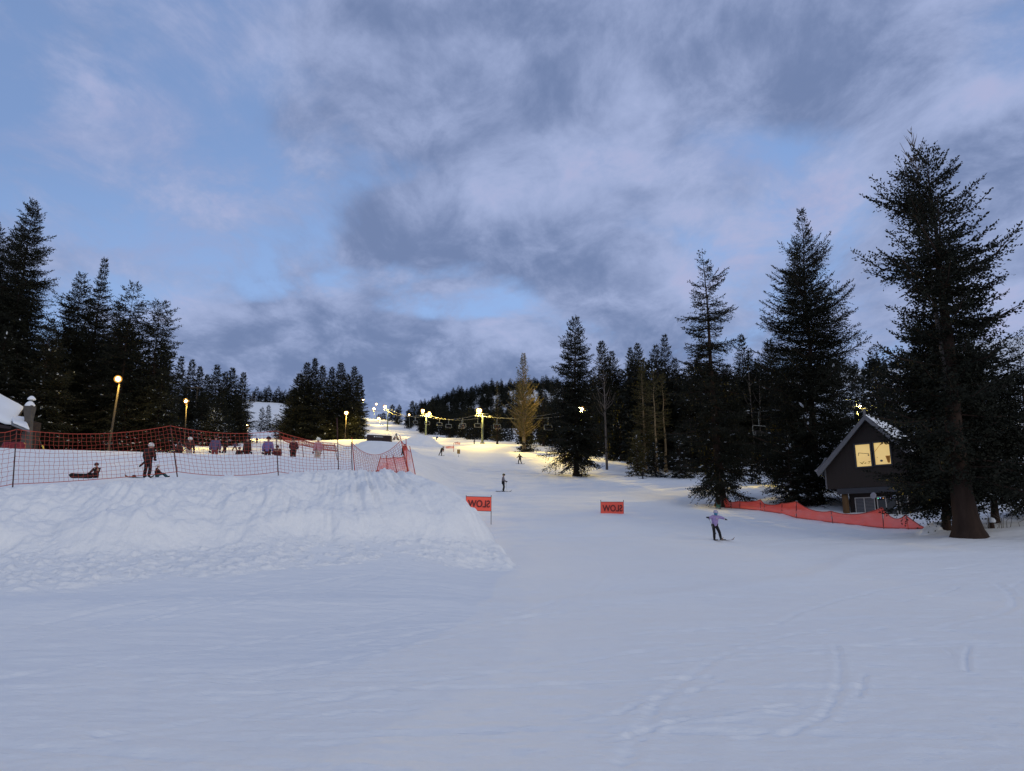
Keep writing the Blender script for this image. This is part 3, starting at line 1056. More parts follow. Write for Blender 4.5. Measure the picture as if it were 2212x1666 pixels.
# --- clump in the middle
for k, (u, v, y, w, lab) in enumerate([
        (663, 785, 205, 24, 'second tallest spruce on the left side of the middle clump'), (681, 774, 208, 17, 'tallest spruce of the middle clump'),
        (698, 790, 204, 18, 'spruce right of the tallest in the middle clump'), (717, 793, 210, 15, 'thin spruce in the notch of the middle clump'),
        (738, 785, 206, 23, 'broad spruce left of the lamp in the middle clump'), (752, 808, 212, 13, 'short spruce behind the lamp in the middle clump'),
        (766, 792, 204, 18, 'spruce lit yellow at the right end of the middle clump'), (779, 810, 209, 13, 'last spruce on the right edge of the middle clump'),
        (647, 808, 206, 22, 'lower spruce on the left edge of the middle clump'), (634, 845, 203, 24, 'low wide spruce at the left foot of the middle clump')]):
    tree(u, v, y, CONE(w * 1.5), lab, 70 + k, group='spruces of the middle clump', snow=.22, snow_from=.4, per_m=10, crown=.95)

# --- small trees on the far left slope and its skyline
for k, (u, v, y, w) in enumerate([(567, 879, 430, 8), (581, 874, 432, 9), (587, 911, 428, 5), (595, 900, 430, 6), (603, 906, 433, 7)]):
    labs = ['tall thin spruce alone on the far open slope', 'tallest spruce of the few on the far open slope', 'tiniest spruce on the far open slope', 'small spruce midway across the far open slope', 'small spruce nearest the middle clump on the far open slope']
    tree(u, v, y, CONE(w), labs[k], 90 + k, 'needle_far', group='lone spruces on the far open slope', snow=.0, per_m=4, us=.8)

# --- lamp lit bare tree
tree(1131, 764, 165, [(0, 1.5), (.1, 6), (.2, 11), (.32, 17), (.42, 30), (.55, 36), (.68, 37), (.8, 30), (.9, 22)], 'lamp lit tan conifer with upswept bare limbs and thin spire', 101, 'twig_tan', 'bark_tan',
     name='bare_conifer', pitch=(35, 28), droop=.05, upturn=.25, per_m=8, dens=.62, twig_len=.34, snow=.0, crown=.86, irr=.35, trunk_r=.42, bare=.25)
tree(1138, 938, 166, CONE(26), 'small dark spruce at the foot of the lamp lit tan conifer', 102, snow=.3, per_m=9, crown=.98)

# --- right edge of the run
tree(1243, 687, 88, [(0, 3), (.06, 12), (.2, 30), (.4, 40), (.6, 50), (.8, 62), (.93, 52)], 'full spruce with visible trunk standing alone on lamp lit snow', 103, clear=(1258.5, 883, 9), base=1245, group=GR, snow=.22, crown=.90, per_m=12, irr=.45, trunk_r=.36)
tree(1256, 1006, 87.5, CONE(18), 'little scrubby fir at the foot of the lone spruce', 104, name='fir_sapling', snow=.1, per_m=14, crown=.98)
for k, (u, v, y, w, lab, kw) in enumerate([
        (1300, 738, 152, 30, 'spruce next to the lone spruce with thin dead leader', dict(snow=.12)),
        (1322, 760, 156, 30, 'shorter spruce behind the grey dead snag', dict(snow=.1)),
        (1362, 752, 152, 26, 'dark spruce in the gap left of the olive trees', dict(snow=.1)),
        (1378, 742, 154, 26, 'spruce top peeping behind the olive trees', dict(snow=.08)),
        (1341, 800, 158, 28, 'low dark spruce behind the nearer lift chair', dict(snow=.25)),
        (1435, 723, 104, 27, 'tall thin spruce right of the olive trees', dict(snow=.1)),
        (1416, 745, 100, 26, 'dark spruce half hidden by the olive trees', dict(snow=.1)),
        (1458, 775, 96, 30, 'dark spruce left of the big open spruce', dict(snow=.15)),
        (1484, 800, 92, 34, 'low spruce under the left boughs of the big open spruce', dict(snow=.3)),
        (1601, 724, 112, 28, 'spruce between the big open spruce and the broad one', dict(snow=.1)),
        (1620, 756, 109, 26, 'shorter spruce beside the grey bare stems on the right', dict(snow=.12)),
        (1636, 775, 114, 26, 'spruce in the gap left of the broad spruce', dict(snow=.1)),
        (1572, 790, 108, 40, 'low dark spruce right of the big open spruce', dict(snow=.25)),
        (1660, 735, 108, 40, 'spruce hugging the left side of the broad spruce', dict(snow=.2))]):
    tree(u, v, y, CONE(w * 1.45), lab, 110 + k, group=GR, per_m=11, irr=.45, **kw)
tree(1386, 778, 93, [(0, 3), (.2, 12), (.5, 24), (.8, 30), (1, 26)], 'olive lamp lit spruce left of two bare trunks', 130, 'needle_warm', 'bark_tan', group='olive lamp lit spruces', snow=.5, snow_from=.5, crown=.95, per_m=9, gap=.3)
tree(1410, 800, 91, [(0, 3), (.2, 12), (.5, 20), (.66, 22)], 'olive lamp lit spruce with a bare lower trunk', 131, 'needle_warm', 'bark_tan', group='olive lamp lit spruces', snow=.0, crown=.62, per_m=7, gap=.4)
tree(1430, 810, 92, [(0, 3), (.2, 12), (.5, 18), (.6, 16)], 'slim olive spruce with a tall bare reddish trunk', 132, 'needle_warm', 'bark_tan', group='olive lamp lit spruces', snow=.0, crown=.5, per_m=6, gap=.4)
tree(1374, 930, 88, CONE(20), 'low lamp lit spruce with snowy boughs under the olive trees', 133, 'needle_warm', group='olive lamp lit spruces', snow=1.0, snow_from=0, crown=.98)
tree(1415, 955, 86, CONE(24), 'low snowy spruce below the bare trunks', 134, snow=.9, snow_from=0, crown=.98)
tree(1465, 930, 84, CONE(30), 'low snowy spruce left of the trunk by the orange net', 135, snow=.7, snow_from=0, crown=.98)

tree(1516, 543, 60, [(0, 4), (.06, 15), (.12, 34), (.17, 28), (.26, 46), (.31, 40), (.42, 55), (.5, 58), (.7, 68), (.86, 76), (.93, 66)], 'big open spruce whose thick trunk stands at the orange net end', 141, clear=(1634, 945, 20), base=1559, group=GR,
     snow=.30, snow_from=.45, crown=.93, per_m=9.5, pitch=(22, -14), gap=.45, irr=.5, trunk_r=.42, upturn=.3)
tree(1730, 455, 61, [(0, 3), (.05, 12), (.12, 24), (.2, 48), (.3, 66), (.42, 84), (.55, 94), (.7, 98), (.9, 100), (1, 90)], 'broad full spruce left of the dark cabin', 142, clear=(1634, 945, 20), base=1766, group=GR,
     snow=.22, snow_from=.35, crown=.95, per_m=11, pitch=(40, -10), irr=.55, upturn=.4, gap=.25, trunk_r=.40)
tree(1700, 935, 58, CONE(52), 'low snow laden spruce in front of the broad spruce', 143, snow=1.0, snow_from=0, crown=.97, per_m=12, group=GR)
tree(1752, 990, 58.5, CONE(38), 'low snowy sapling beside the cabin corner', 144, name='fir_sapling', snow=.9, snow_from=0, crown=.97, per_m=12)
HERO = [(0, 20), (.04, 40), (.10, 62), (.15, 112), (.19, 80), (.25, 112), (.33, 134), (.385, 128), (.42, 92), (.455, 116), (.50, 62), (.58, 100), (.70, 128), (.80, 128), (.88, 100)]
hero = tree(2000, 332, 35, HERO, 'huge old spruce with reddish trunk in front of the cabin', 151, base=2092, group=GR, snow=.0, snow_from=.6, crown=.86, per_m=15, pitch=(26, -12), irr=.9, gap=.60, trunk_r=.56, upturn=.42, twig_len=.42, us=1.45, dens=1.05)
leader = tree(1968, 275, 35.2, [(0, 4), (.04, 16), (.10, 40), (.16, 48), (.3, 20)], 'bare dead leader of twisted grey limbs atop the huge spruce', 152, base=2086, bark='dead', name='dead_treetop', group=None, crown=.22, top_bare=1.0, per_m=5, pitch=(58, 15), droop=-.1, upturn=.3, irr=.8, bare=1, trunk_r=.25, snow=0)
for ch in list(leader.children):      # the dead leader is part of the huge spruce
    ch.parent = hero
    ch.location = Vector(leader.location) - Vector(hero.location)
    ch.name = 'dead_leader'
bpy.data.objects.remove(leader)
tree(2008, 700, 38.0, [(0, 14), (.1, 64), (.3, 98), (.6, 104), (.8, 92), (1, 70)], 'dense lower spruce covering the right half of the cabin', 153, base=2045, group=GR, snow=.22, snow_from=.5, crown=.85, per_m=19, us=1.3, irr=.6, pitch=(30, -20), upturn=.35)
tree(2112, 722, 39.5, [(0, 10), (.1, 46), (.3, 84), (.6, 100), (.82, 92), (1, 60)], 'dense spruce right of the huge reddish trunk', 154, base=2150, group=GR, snow=.30, snow_from=.40, crown=.83, per_m=19, irr=.6, gap=.2, us=1.3)
tree(2198, 716, 42, [(0, 8), (.1, 30), (.3, 55), (.6, 75), (1, 80)], 'drooping snowy spruce cut off by the right edge of the photo', 155, base=2236, group=GR, snow=.5, snow_from=.2, crown=.9, per_m=9, pitch=(20, -25), droop=.3, gap=.35)
for k, (u, v, y, w, lab) in enumerate([(1845, 800, 74, 52, 'dark spruce behind the cabin ridge'), (1890, 790, 80, 44, 'spruce top in the gap left of the huge spruce'), (1915, 805, 72, 60, 'dark spruce behind the right roof slope'),
                                       (1800, 820, 70, 60, 'dark spruce behind the left eave of the cabin'), (2150, 812, 66, 55, 'dark spruce behind the huge spruce on its right'), (1690, 800, 72, 55, 'dark spruce left behind the broad spruce')]):
    tree(u, v, y, CONE(w), lab, 160 + k, group='dark spruces behind the cabin', snow=.15, per_m=10, irr=.45)

# --- grey snags
def snag(u, v, y, label, seed, rad_=.12, fork=8, ub=None):
    tip = at(u, v, y)
    x = tip.x if ub is None else xat(ub, y, ground(tip.x, y))
    z0 = ground(x, y)
    H = tip.z - z0
    rng = np.random.default_rng(seed)
    T = MB()
    T.tube([(0, 0, -.4), (0, 0, H * .3), ((tip.x - x) * .6, .1, H * .62), (tip.x - x, 0, H)], [rad_ * 1.2, rad_, rad_ * .7, .02], 7)
    B = MB()
    for k in range(fork):
        z = H * rng.uniform(.5, .95)
        a = rng.uniform(0, 6.28)
        l = rng.uniform(.5, 1.6) * (1.15 - z / H) * 3
        o = Vector(((tip.x - x) * z / H, 0, z))
        B.tube([o, o + Vector((math.cos(a) * l * .5, math.sin(a) * l * .5, l * .45)), o + Vector((math.cos(a) * l * .8, math.sin(a) * l * .8, l * 1.1))], [.04, .025, .01], 4)
    t = empty('dead_tree', (x, y, z0), 0, label, 'dead tree', 'grey dead snags')
    T.build('trunk', M['dead'], t, True)
    B.build('branches', M['dead'], t)


snag(1304, 800, 99, 'pale grey dead snag crossed by the lift cables', 1, .15, 26, 1311)
snag(1616, 790, 107.5, 'grey bare stem leaning behind the big open spruce', 2, .10, 6, 1632)
snag(1640, 820, 107, 'second grey bare stem close by the broad spruce', 3, .09, 5, 1646)
for k, (u, v) in enumerate([(546, 842), (552, 850)]):
    snag(u, v, 690, ['bare dead pole tree on the far left skyline', 'shorter dead pole tree on the far left skyline'][k], 5 + k, .25, 4)

# --- the wood along the right side of the run: one small set of trees, placed many times
PROTO = []
for k in range(7):
    Hh = [13, 15, 12, 16, 14, 11, 15][k]
    w = [2.1, 2.3, 1.9, 2.2, 2.6, 1.8, 2.0][k]
    res = conifer(200 + k, Hh, [(0, .1), (.05, .3), (.3, w * .5), (.6, w * .85), (.9, w), (1, w * .8)], 0.55, per_m=5.5, crown=.93, snow=.10, snow_from=.4, irr=.4)
    PROTO.append((Hh, tree_meshes('spruce', res, M['needle'], M['bark'])))
FAR = []
for k in range(4):
    Hh = [14, 12, 15, 13][k]
    res = conifer(220 + k, Hh, [(0, .1), (.05, .4), (.3, 1.2), (.6, 1.9), (.9, 2.2), (1, 1.9)], 1.0, per_m=2.6, crown=.95, snow=0, irr=.4)
    FAR.append((Hh, tree_meshes('spruce', res, M['needle_far'], M['bark'])))
rng = np.random.default_rng(77)


def edge_x(y):
    return np.interp(y, [58, 71, 100, 175, 243, 333, 400, 450, 560], [24, 21, 15, 9, 1, -25, -45, -62, -95])


ys = []
n = 0
spots = []
while len(spots) < 118 and n < 4000:
    n += 1
    y = float(np.exp(rng.uniform(math.log(108), math.log(540))))
    x = float(edge_x(y)) + 1.5 + abs(rng.normal()) * 14 + (3 if y < 200 else 0)
    if y < 150 and x < 16: continue
    if abs(x - (71 - .333 * y)) < 5.5: continue
    if abs(x / y) > .75: continue
    if any((x - a) ** 2 + (y - b) ** 2 < (2.6 + y * .004) ** 2 for a, b in spots): continue
    spots.append((x, y))
for k, (x, y) in enumerate(spots):
    Hh, ms = PROTO[k % 7]
    place_tree((x, y, ground(x, y) - .1), ms, 'dark spruce standing in the wood under the chairlift', 'spruces of the wood under the chairlift', rz=rng.uniform(0, 6.28), sc=rng.uniform(.72, 1.12))
# dark wood filling the depth behind the edge trees, left and right
fill = []
n = 0
while len(fill) < 52 and n < 4000:
    n += 1
    if len(fill) < 34:
        y = rng.uniform(84, 150)
        u = rng.uniform(1290, 1700)
        if u < 1360: y = rng.uniform(156, 185)
        if 1545 < u < 1700: y = rng.uniform(110, 150)
    else:
        y = rng.uniform(86, 120)
        u = rng.uniform(-60, 345)
    x = (u - CX) / F * y
    if abs(x - (71 - .333 * y)) < 4.5: continue
    if u > 1200 and x < edge_x(y) + 3: continue
    if any((x - a) ** 2 + (y - b) ** 2 < 9 for a, b in fill): continue
    fill.append((x, y))
for k, (x, y) in enumerate(fill):
    Hh, ms = PROTO[k % 7]
    left = x < 0
    place_tree((x, y, ground(x, y) - .1), ms, 'dark spruce deep in the left stand' if left else 'dark spruce deep in the wood right of the run', 'spruces deep in the left stand' if left else 'spruces deep in the wood right of the run',
               rz=rng.uniform(0, 6.28), sc=rng.uniform(.9, 1.2) if left else rng.uniform(.85, 1.15))
young = []
n = 0
while len(young) < 30 and n < 3000:
    n += 1
    u, y = (rng.uniform(1285, 1500), rng.uniform(100, 128)) if len(young) < 16 else (rng.uniform(1560, 1760), rng.uniform(72, 100))
    x = (u - CX) / F * y
    if x < edge_x(y) + 1.5 or any((x - a) ** 2 + (y - b) ** 2 < 2.5 for a, b in young): continue
    young.append((x, y))
for k, (x, y) in enumerate(young):
    Hh, ms = PROTO[(k * 3) % 7]
    place_tree((x, y, ground(x, y) - .1), ms, 'young dark spruce low at the edge of the right wood', 'young spruces at the edge of the right wood', rz=rng.uniform(0, 6.28), sc=rng.uniform(.28, .40))
# a few that stand out above that wood
for k, (u, v, y, w, lab) in enumerate([(891, 866, 520, 9, 'open spruce poking into the sky left of the two lamp tower'), (848, 874, 560, 7, 'spruce on the hilltop beside the upper lamp tower'), (926, 864, 420, 7, 'left one of twin spruces behind the two lamp tower'),
                                       (936, 860, 425, 7, 'right one of twin spruces behind the two lamp tower'), (1075, 822, 235, 11, 'spruce top above the ridge right of the heart shaped lamp'), (1172, 812, 205, 14, 'spruce top just left of the lone lamp lit spruce'),
                                       (1190, 828, 200, 16, 'shorter spruce against the lone lamp lit spruce'), (882, 886, 540, 6, 'small spruce left of the open one near the two lamp tower'), (829, 892, 600, 5, 'tiny spruce on the hilltop left of the upper tower'), (820, 895, 605, 5, 'tiniest spruce on the hilltop left of the upper tower')]):
    tree(u, v, y, CONE(w * 1.2), lab, 240 + k, group='spruces standing out above the wood', per_m=5, snow=0, us=.8)
# skyline of the far left hill
k = 0
for u, v, y in [(548, 846, 700), (556, 835, 705), (564, 844, 705), (573, 837, 700), (581, 832, 702), (588, 846, 705), (595, 843, 700), (602, 835, 703), (609, 843, 706), (617, 842, 700), (626, 840, 700), (634, 846, 705),
                (541, 850, 705), (612, 852, 698), (640, 850, 700), (622, 850, 690)]:
    tip = at(u, v, y)
    z0 = ground(tip.x, y)
    Hh, ms = FAR[k % 4]
    place_tree((tip.x, y, z0 - .2), ms, 'far dark spruce on the skyline of the open left hill', 'spruces on the far left skyline', rz=k * 1.3, sc=max(.4, (tip.z - z0) / Hh))
    k += 1

# --- the far wooded hill on the right reads as one mass
Vs, Fs, off = [], [], 0
rng = np.random.default_rng(99)
cnt = 0
fc = [(m[0], None) for m in FAR]
arr = []
for Hh, ms in FAR:
    me = ms[1][1]
    co = np.empty(len(me.vertices) * 3, np.float32); me.vertices.foreach_get('co', co)
    fi = np.empty(len(me.loops), np.int32); me.loops.foreach_get('vertex_index', fi)
    arr.append((co.reshape(-1, 3), fi.reshape(-1, 4)))
while cnt < 900:
    u = rng.uniform(905, 2230) if cnt > 420 else rng.uniform(905, 1240)
    y = rng.uniform(560, 930)
    x = (u - CX) / F * y
    z = float(h_np(x, y))
    d = float(fbm(x * .012, y * .012, 2, 12))
    if d < -.55: continue
    co, fi = arr[cnt % 4]
    a, s_ = rng.uniform(0, 6.28), rng.uniform(.7, 1.25)
    c, s = math.cos(a) * s_, math.sin(a) * s_
    P = np.stack([co[:, 0] * c - co[:, 1] * s + x, co[:, 0] * s + co[:, 1] * c + y, co[:, 2] * s_ + z - .2], 1)
    Vs.append(P); Fs.append(fi + off); off += len(P)
    cnt += 1
tag(link('far_wood', np_mesh('far_wood', np.concatenate(Vs), np.concatenate(Fs)), M['needle_far']), 'far dark wood covering the hill behind the chairlift', 'wood', kind='stuff')
# ------------------------------------------------------------------ lamps and the chairlift
M['lamp'] = glow_mat('lit_lamp_lens', (1.0, 0.80, 0.42), 26.0)
M['reflector'], _nt, _N, _L, _P = new_mat('lamp_halo_glow')
_e = _N.new('ShaderNodeEmission')  # flat emission stands in for the orange halo round a lit lamp
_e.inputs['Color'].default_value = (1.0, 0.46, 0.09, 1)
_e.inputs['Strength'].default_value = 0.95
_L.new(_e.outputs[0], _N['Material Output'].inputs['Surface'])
M['lamp_small'] = glow_mat('distant_lamp_lens', (1.0, 0.72, 0.40), 22.0)
LAMPW = 2600.0


def add_light(parent, loc, watts, col=(1.0, 0.70, 0.16), rad_=0.25):
    l = bpy.data.lights.new('lamp_light', 'POINT')
    l.energy = watts
    l.color = col
    l.shadow_soft_size = rad_
    o = bpy.data.objects.new('lamp_light', l)
    COL.objects.link(o)
    o.location = loc
    o.parent = parent
    return o


def throw(parent, loc, watts, target, cone=70, col=(1.0, 0.69, 0.10)):
    l = bpy.data.lights.new('flood_beam', 'SPOT')
    l.energy = watts
    l.color = col
    l.shadow_soft_size = .35
    l.spot_size = R(cone)
    l.spot_blend = 1.0
    o = bpy.data.objects.new('flood_beam', l)
    COL.objects.link(o)
    o.parent = parent
    o.location = loc
    d = Vector(target) - (Vector(parent.location) + Vector(loc) if parent.parent is None else Vector(parent.parent.location) + Vector(loc))
    o.rotation_euler = d.to_track_quat('-Z', 'Y').to_euler()
    return o


def flood_head(parent, loc, size, watts, aim=(0, -1, -.35), down=0.55, lens='lamp'):
    """a floodlight: housing, hood, yoke and glowing lens; its light sits just in front of the lens"""
    a = Vector(aim).normalized()
    q = a.to_track_quat('Z', 'Y').to_matrix()
    h = MB()
    h.lathe([(size * .22, -size * .55), (size * .42, -size * .45), (size * .52, -size * .1), (size * .56, 0.0), (size * .56, size * .04), (size * .50, size * .04)], loc, 14, q)
    hd = h.build('lamp_head', M['steel'], parent, True)
    g = MB()
    g.ball(Vector(loc) + a * size * .06, (size * .40, size * .40, size * .26), 14, 8, q)
    link('lens', g.mesh('lens', True), M[lens], hd)
    r_ = MB()
    r_.lathe([(size * .36, .02 * size), (size * .60, .05 * size), (size * .80, .20 * size), (size * .84, .20 * size), (size * .62, .0), (size * .36, -.02 * size)], loc, 18, q)  # added ring round the lens, glowing by itself to imitate the lamp's halo
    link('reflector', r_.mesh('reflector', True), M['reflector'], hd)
    if watts:
        add_light(hd, Vector(loc) + a * size * .75 + Vector((0, 0, -.1)), watts, rad_=size * .4)
    return hd


def lamp_pole(u_t, v_t, u_b, y, label, size, watts, wood=True, group='lamp poles', aim=(.3, -1, -.5), beam=None):
    tip = at(u_t, v_t, y)
    b = gpt(u_b, y)
    t = empty('lamp_pole', b, 0, label, 'lamp', group)
    top = tip - b
    p = MB()
    p.tube([(0, 0, -.5), top * .5, top + Vector((0, 0, -.1))], [.12, .10, .08], 9)
    p.build('pole', M['pole'] if wood else M['steel'], t, True)
    arm = MB()
    arm.tube([top + Vector((0, .05, -.35)), top + Vector((0, -.35, -.05))], .04, 6)
    arm.build('bracket', M['steel'], t)
    hd = flood_head(t, top + Vector((0.05, -.45, .05)), size, watts, aim)
    if beam:
        throw(hd, top + Vector((0.05, -.45, .05)) + Vector(aim).normalized() * size * .8, *beam)
    return t


lamp_pole(259, 822, 233, 70, 'tall leaning wooden lamp pole with bright lamp in front of the left stand', .44, 800, aim=(.5, -1, -.45), beam=(7000, gpt(400, 62), 100))
lamp_pole(403.5, 868, 398, 120, 'second wooden lamp pole, lit, behind the snowboarders on the learning slope', .58, 1500, aim=(.5, -.9, -.6), beam=(22000, gpt(520, 90), 80))
lamp_pole(534, 921, 533, 200, 'short looking lit lamp pole at the foot of the far open slope', .80, 3500, aim=(.3, -1, -.6), beam=(28000, gpt(580, 150), 90))
lamp_pole(748.5, 893, 745, 197, 'lit lamp pole in front of the middle clump of spruces', .80, 6000, aim=(.35, -.6, -.5), beam=(45000, gpt(720, 130), 80))
for u, v, y, b, s_, w, lab in [(808, 883.5, 590, 808, 1.7, 15000, 'hilltop lamp pole with the lower of two pinkish lamps'), (813, 873.5, 640, 813, 1.5, 0, 'hilltop lamp pole with the higher of two pinkish lamps'),
                               (818.5, 905, 520, 822, 1.7, 12000, 'lamp low on the hilltop slope below the pinkish pair'), (784, 864.5, 560, 784, 1.4, 9000, 'hilltop lamp half hidden by the right end of the middle clump'),
                               (884, 896.5, 480, 885, .95, 0, 'small orange lamp at the wood left of the two lamp tower')]:
    lamp_pole(u, v, b, y, lab, s_, w, False, 'distant lamps on the hilltop', (0, -1, -.4))
lamp_pole(776, 898.5, 203, 197, 'x', .4, 0) if False else None


def lift_x(y):
    return 71.0 - 0.3333 * y


LDIR = Vector((-0.3333, 1.0, 0)).normalized()       # uphill along the lift
LSIDE = Vector((LDIR.y, -LDIR.x, 0))                # to the right of it
GAUGE = 2.3
TOW = [(445, 886.0, [(832, 879)], 'steel lift tower with one lamp behind the dark advertising box'),
       (333, 899.0, [(913.5, 888), (928, 893.5)], 'steel lift tower carrying two lamps'),
       (243, 899.5, [(1033.5, 886.5), (1037.5, 886.5)], 'steel lift tower with the heart shaped pair of lamps'),
       (165, 889.0, [(1258.5, 883)], 'lift tower with a lamp hidden in the lone lamp lit spruce'),
       (87, 880.0, [(1858, 877)], 'lift tower with a lamp glinting through trees behind the cabin')]
tower_tops = []
for y, v_arm, lamps, lab in TOW:
    x = lift_x(y)
    g = ground(x, y)
    za = at(xat(0, y, 0) and CX, v_arm, y).z
    H = za - g
    t = empty('lift_tower', (x, y, g), 0, lab, 'lift tower', 'towers of the chairlift')
    p = MB()
    p.lathe([(.52, -.3), (.52, .5), (.40, .55), (.36, H * .5), (.28, H)], (0, 0, 0), 12)
    p.build('mast', M['green_steel'], t, True)
    b = MB()
    b.lathe([(.8, -.3), (.8, .35), (.7, .4)], (0, 0, 0), 12)
    b.build('footing', M['steel'], t)
    c = MB()
    c.tube([-LSIDE * (GAUGE + .4) + Vector((0, 0, H)), LSIDE * (GAUGE + .4) + Vector((0, 0, H))], .16, 6)
    c.tube([-LSIDE * GAUGE + Vector((0, 0, H + .9)), LSIDE * GAUGE + Vector((0, 0, H + .9))], .06, 6)
    c.tube([Vector((0, 0, H)), Vector((0, 0, H + .95))], .10, 6)
    c.build('crossarm', M['steel'], t)
    for s in (-1, 1):
        w = MB()
        o = LSIDE * GAUGE * s + Vector((0, 0, H - .1))
        w.tube([o - LDIR * 1.5, o + LDIR * 1.5], .09, 6)
        for k in range(6):
            q = LSIDE.to_track_quat('Z', 'Y').to_matrix()
            w.lathe([(.20, -.07), (.22, 0), (.20, .07)], o + LDIR * (-1.4 + k * .56) + Vector((0, 0, .16)), 9, q)
        w.build('sheave_train', M['steel'], t)
    for (lu, lv) in lamps:
        p_ = at(lu, lv, y) - Vector((x, y, g))
        s_ = MB()
        s_.tube([(p_.x * .8, p_.y, H), (p_.x, p_.y, p_.z - .1)], .06, 6)
        s_.build('lamp_bracket', M['steel'], t)
        hd = flood_head(t, p_, {445: 1.7, 333: 1.35, 243: 1.05, 165: .62, 87: .34}[y], {445: 16000, 333: 9000, 243: 7000, 165: 9500, 87: 5200}[y], (-.55, -1, -.55) if y > 100 else (-.8, -.3, -.6))
        bw_, bt_, bc_ = {445: (95000, gpt(840, 380), 70), 333: (120000, gpt(965, 262), 60), 243: (1250000, gpt(1455, 88), 12), 165: (120000, gpt(1240, 128), 21), 87: (50000, gpt(1575, 69), 30)}[y]
        throw(hd, p_ + Vector((-.3, -.8, -.2)) * (1 if y > 100 else .4), bw_, bt_, bc_)
        if y == 243 and lu < 1035:
            throw(hd, p_ + Vector((-.3, -.8, -.2)), 130000, gpt(1095, 195), 50)
    ly = 700
    tower_tops.append((Vector((x, y, g)), H))

# haul ropes
for s, lab in ((-1, 'steel haul rope of the chairlift on its downhill run side'), (1, 'steel haul rope of the chairlift on its wood side')):
    pts = []
    ends = [Vector((lift_x(600), 600, ground(lift_x(600), 600) + 11)) + LSIDE * s * GAUGE] + [b + LSIDE * GAUGE * s + Vector((0, 0, H + .28)) for b, H in tower_tops] + \
           [Vector((lift_x(40), 40, ground(lift_x(40), 40) + 8)) + LSIDE * s * GAUGE]
    for i in range(len(ends) - 1):
        a, b = ends[i], ends[i + 1]
        for k in range(14):
            q = k / 14
            p = a.lerp(b, q)
            p.z -= 4 * q * (1 - q) * (a - b).length * .018
            pts.append(p)
    pts.append(ends[-1])
    o = MB().tube(pts, [max(.028, .00016 * p.y) for p in pts], 5).build('haul_rope', M['cable'])
    tag(o, lab, 'cable', 'haul ropes of the chairlift')


def rope_at(s, y):
    ends = [Vector((lift_x(600), 600, ground(lift_x(600), 600) + 11))] + [b + Vector((0, 0, H + .28)) for b, H in tower_tops] + [Vector((lift_x(40), 40, ground(lift_x(40), 40) + 8))]
    ends = [e + LSIDE * s * GAUGE for e in ends]
    for a, b in zip(ends, ends[1:]):
        if b.y <= y <= a.y:
            q = (y - a.y) / (b.y - a.y)
            p = a.lerp(b, q)
            p.z -= 4 * q * (1 - q) * (a - b).length * .018
            return p
    return ends[-1]


def lift_chair(u, side, label, hang=3.3, k=1.0):
    t_ = (u - CX) / F
    y = (71 + LSIDE.x * GAUGE * side) / (t_ * 1.03 + .3333)
    p = rope_at(side, y)
    t = empty('lift_chair', p, math.atan2(LDIR.y, LDIR.x) - math.pi / 2, label, 'lift chair', 'chairs of the chairlift')
    W_ = 1.15
    r_ = max(.035, .00028 * y)
    h = MB()
    h.tube([(0, 0, .05), (.0, 0, -.25), (0, .12, -.9), (0, .1, -hang + 1.35)], r_, 6)
    h.build('hanger', M['steel'], t)
    fr = MB()
    z0, z1 = -hang, -hang + 1.35
    fr.tube([(-W_, 0, z0), (-W_, .06, z0 + .5), (-W_ * .97, .1, z1 - .12), (-W_ * .85, .1, z1), (W_ * .85, .1, z1), (W_ * .97, .1, z1 - .12), (W_, .06, z0 + .5), (W_, 0, z0)], r_, 6)
    fr.tube([(-W_, 0, z0), (W_, 0, z0)], r_, 6)
    for s in (-1, 1):
        fr.tube([(W_ * s, 0, z0 + .02), (W_ * s, -.5, z0 + .05), (W_ * s, -.52, z0 + .32), (W_ * s, 0, z0 + .36)], r_ * .8, 5)
    fr.build('chair_frame', M['steel'], t)
    MB().box((0, -.25, z0 + .05), (W_ * 1.9, .5, .09)).build('seat', M['black'], t)
    MB().box((0, .06, z0 + .42), (W_ * 1.9, .07, .42)).build('backrest', M['black'], t)
    return t, p, y, z0


CHAIRS = []
for u, sd, lab in [(1635, -1, 'nearest empty lift chair hanging before the big open spruce'), (1335, -1, 'occupied lift chair between the grey snag and the olive trees'), (1441, 1, 'dim lift chair hanging behind the olive trees'),
                   (1181, 1, 'empty lift chair between the tan conifer and the lone spruce'), (1076, -1, 'occupied lift chair just right of the heart lamp tower'), (1032, 1, 'lift chair passing behind the heart lamp tower'),
                   (1003, -1, 'occupied lift chair left of the heart lamp tower, lower one'), (998, 1, 'occupied lift chair left of the heart lamp tower, upper one'), (973, -1, 'lift chair midway between the two lamp towers'),
                   (951, 1, 'small lift chair right of the two lamp tower'), (927, -1, 'lift chair glowing under the two lamp tower'), (900, 1, 'small distant lift chair left of the two lamp tower'), (870, -1, 'tiny distant lift chair right of the uppermost tower')]:
    CHAIRS.append(lift_chair(u, sd, lab))

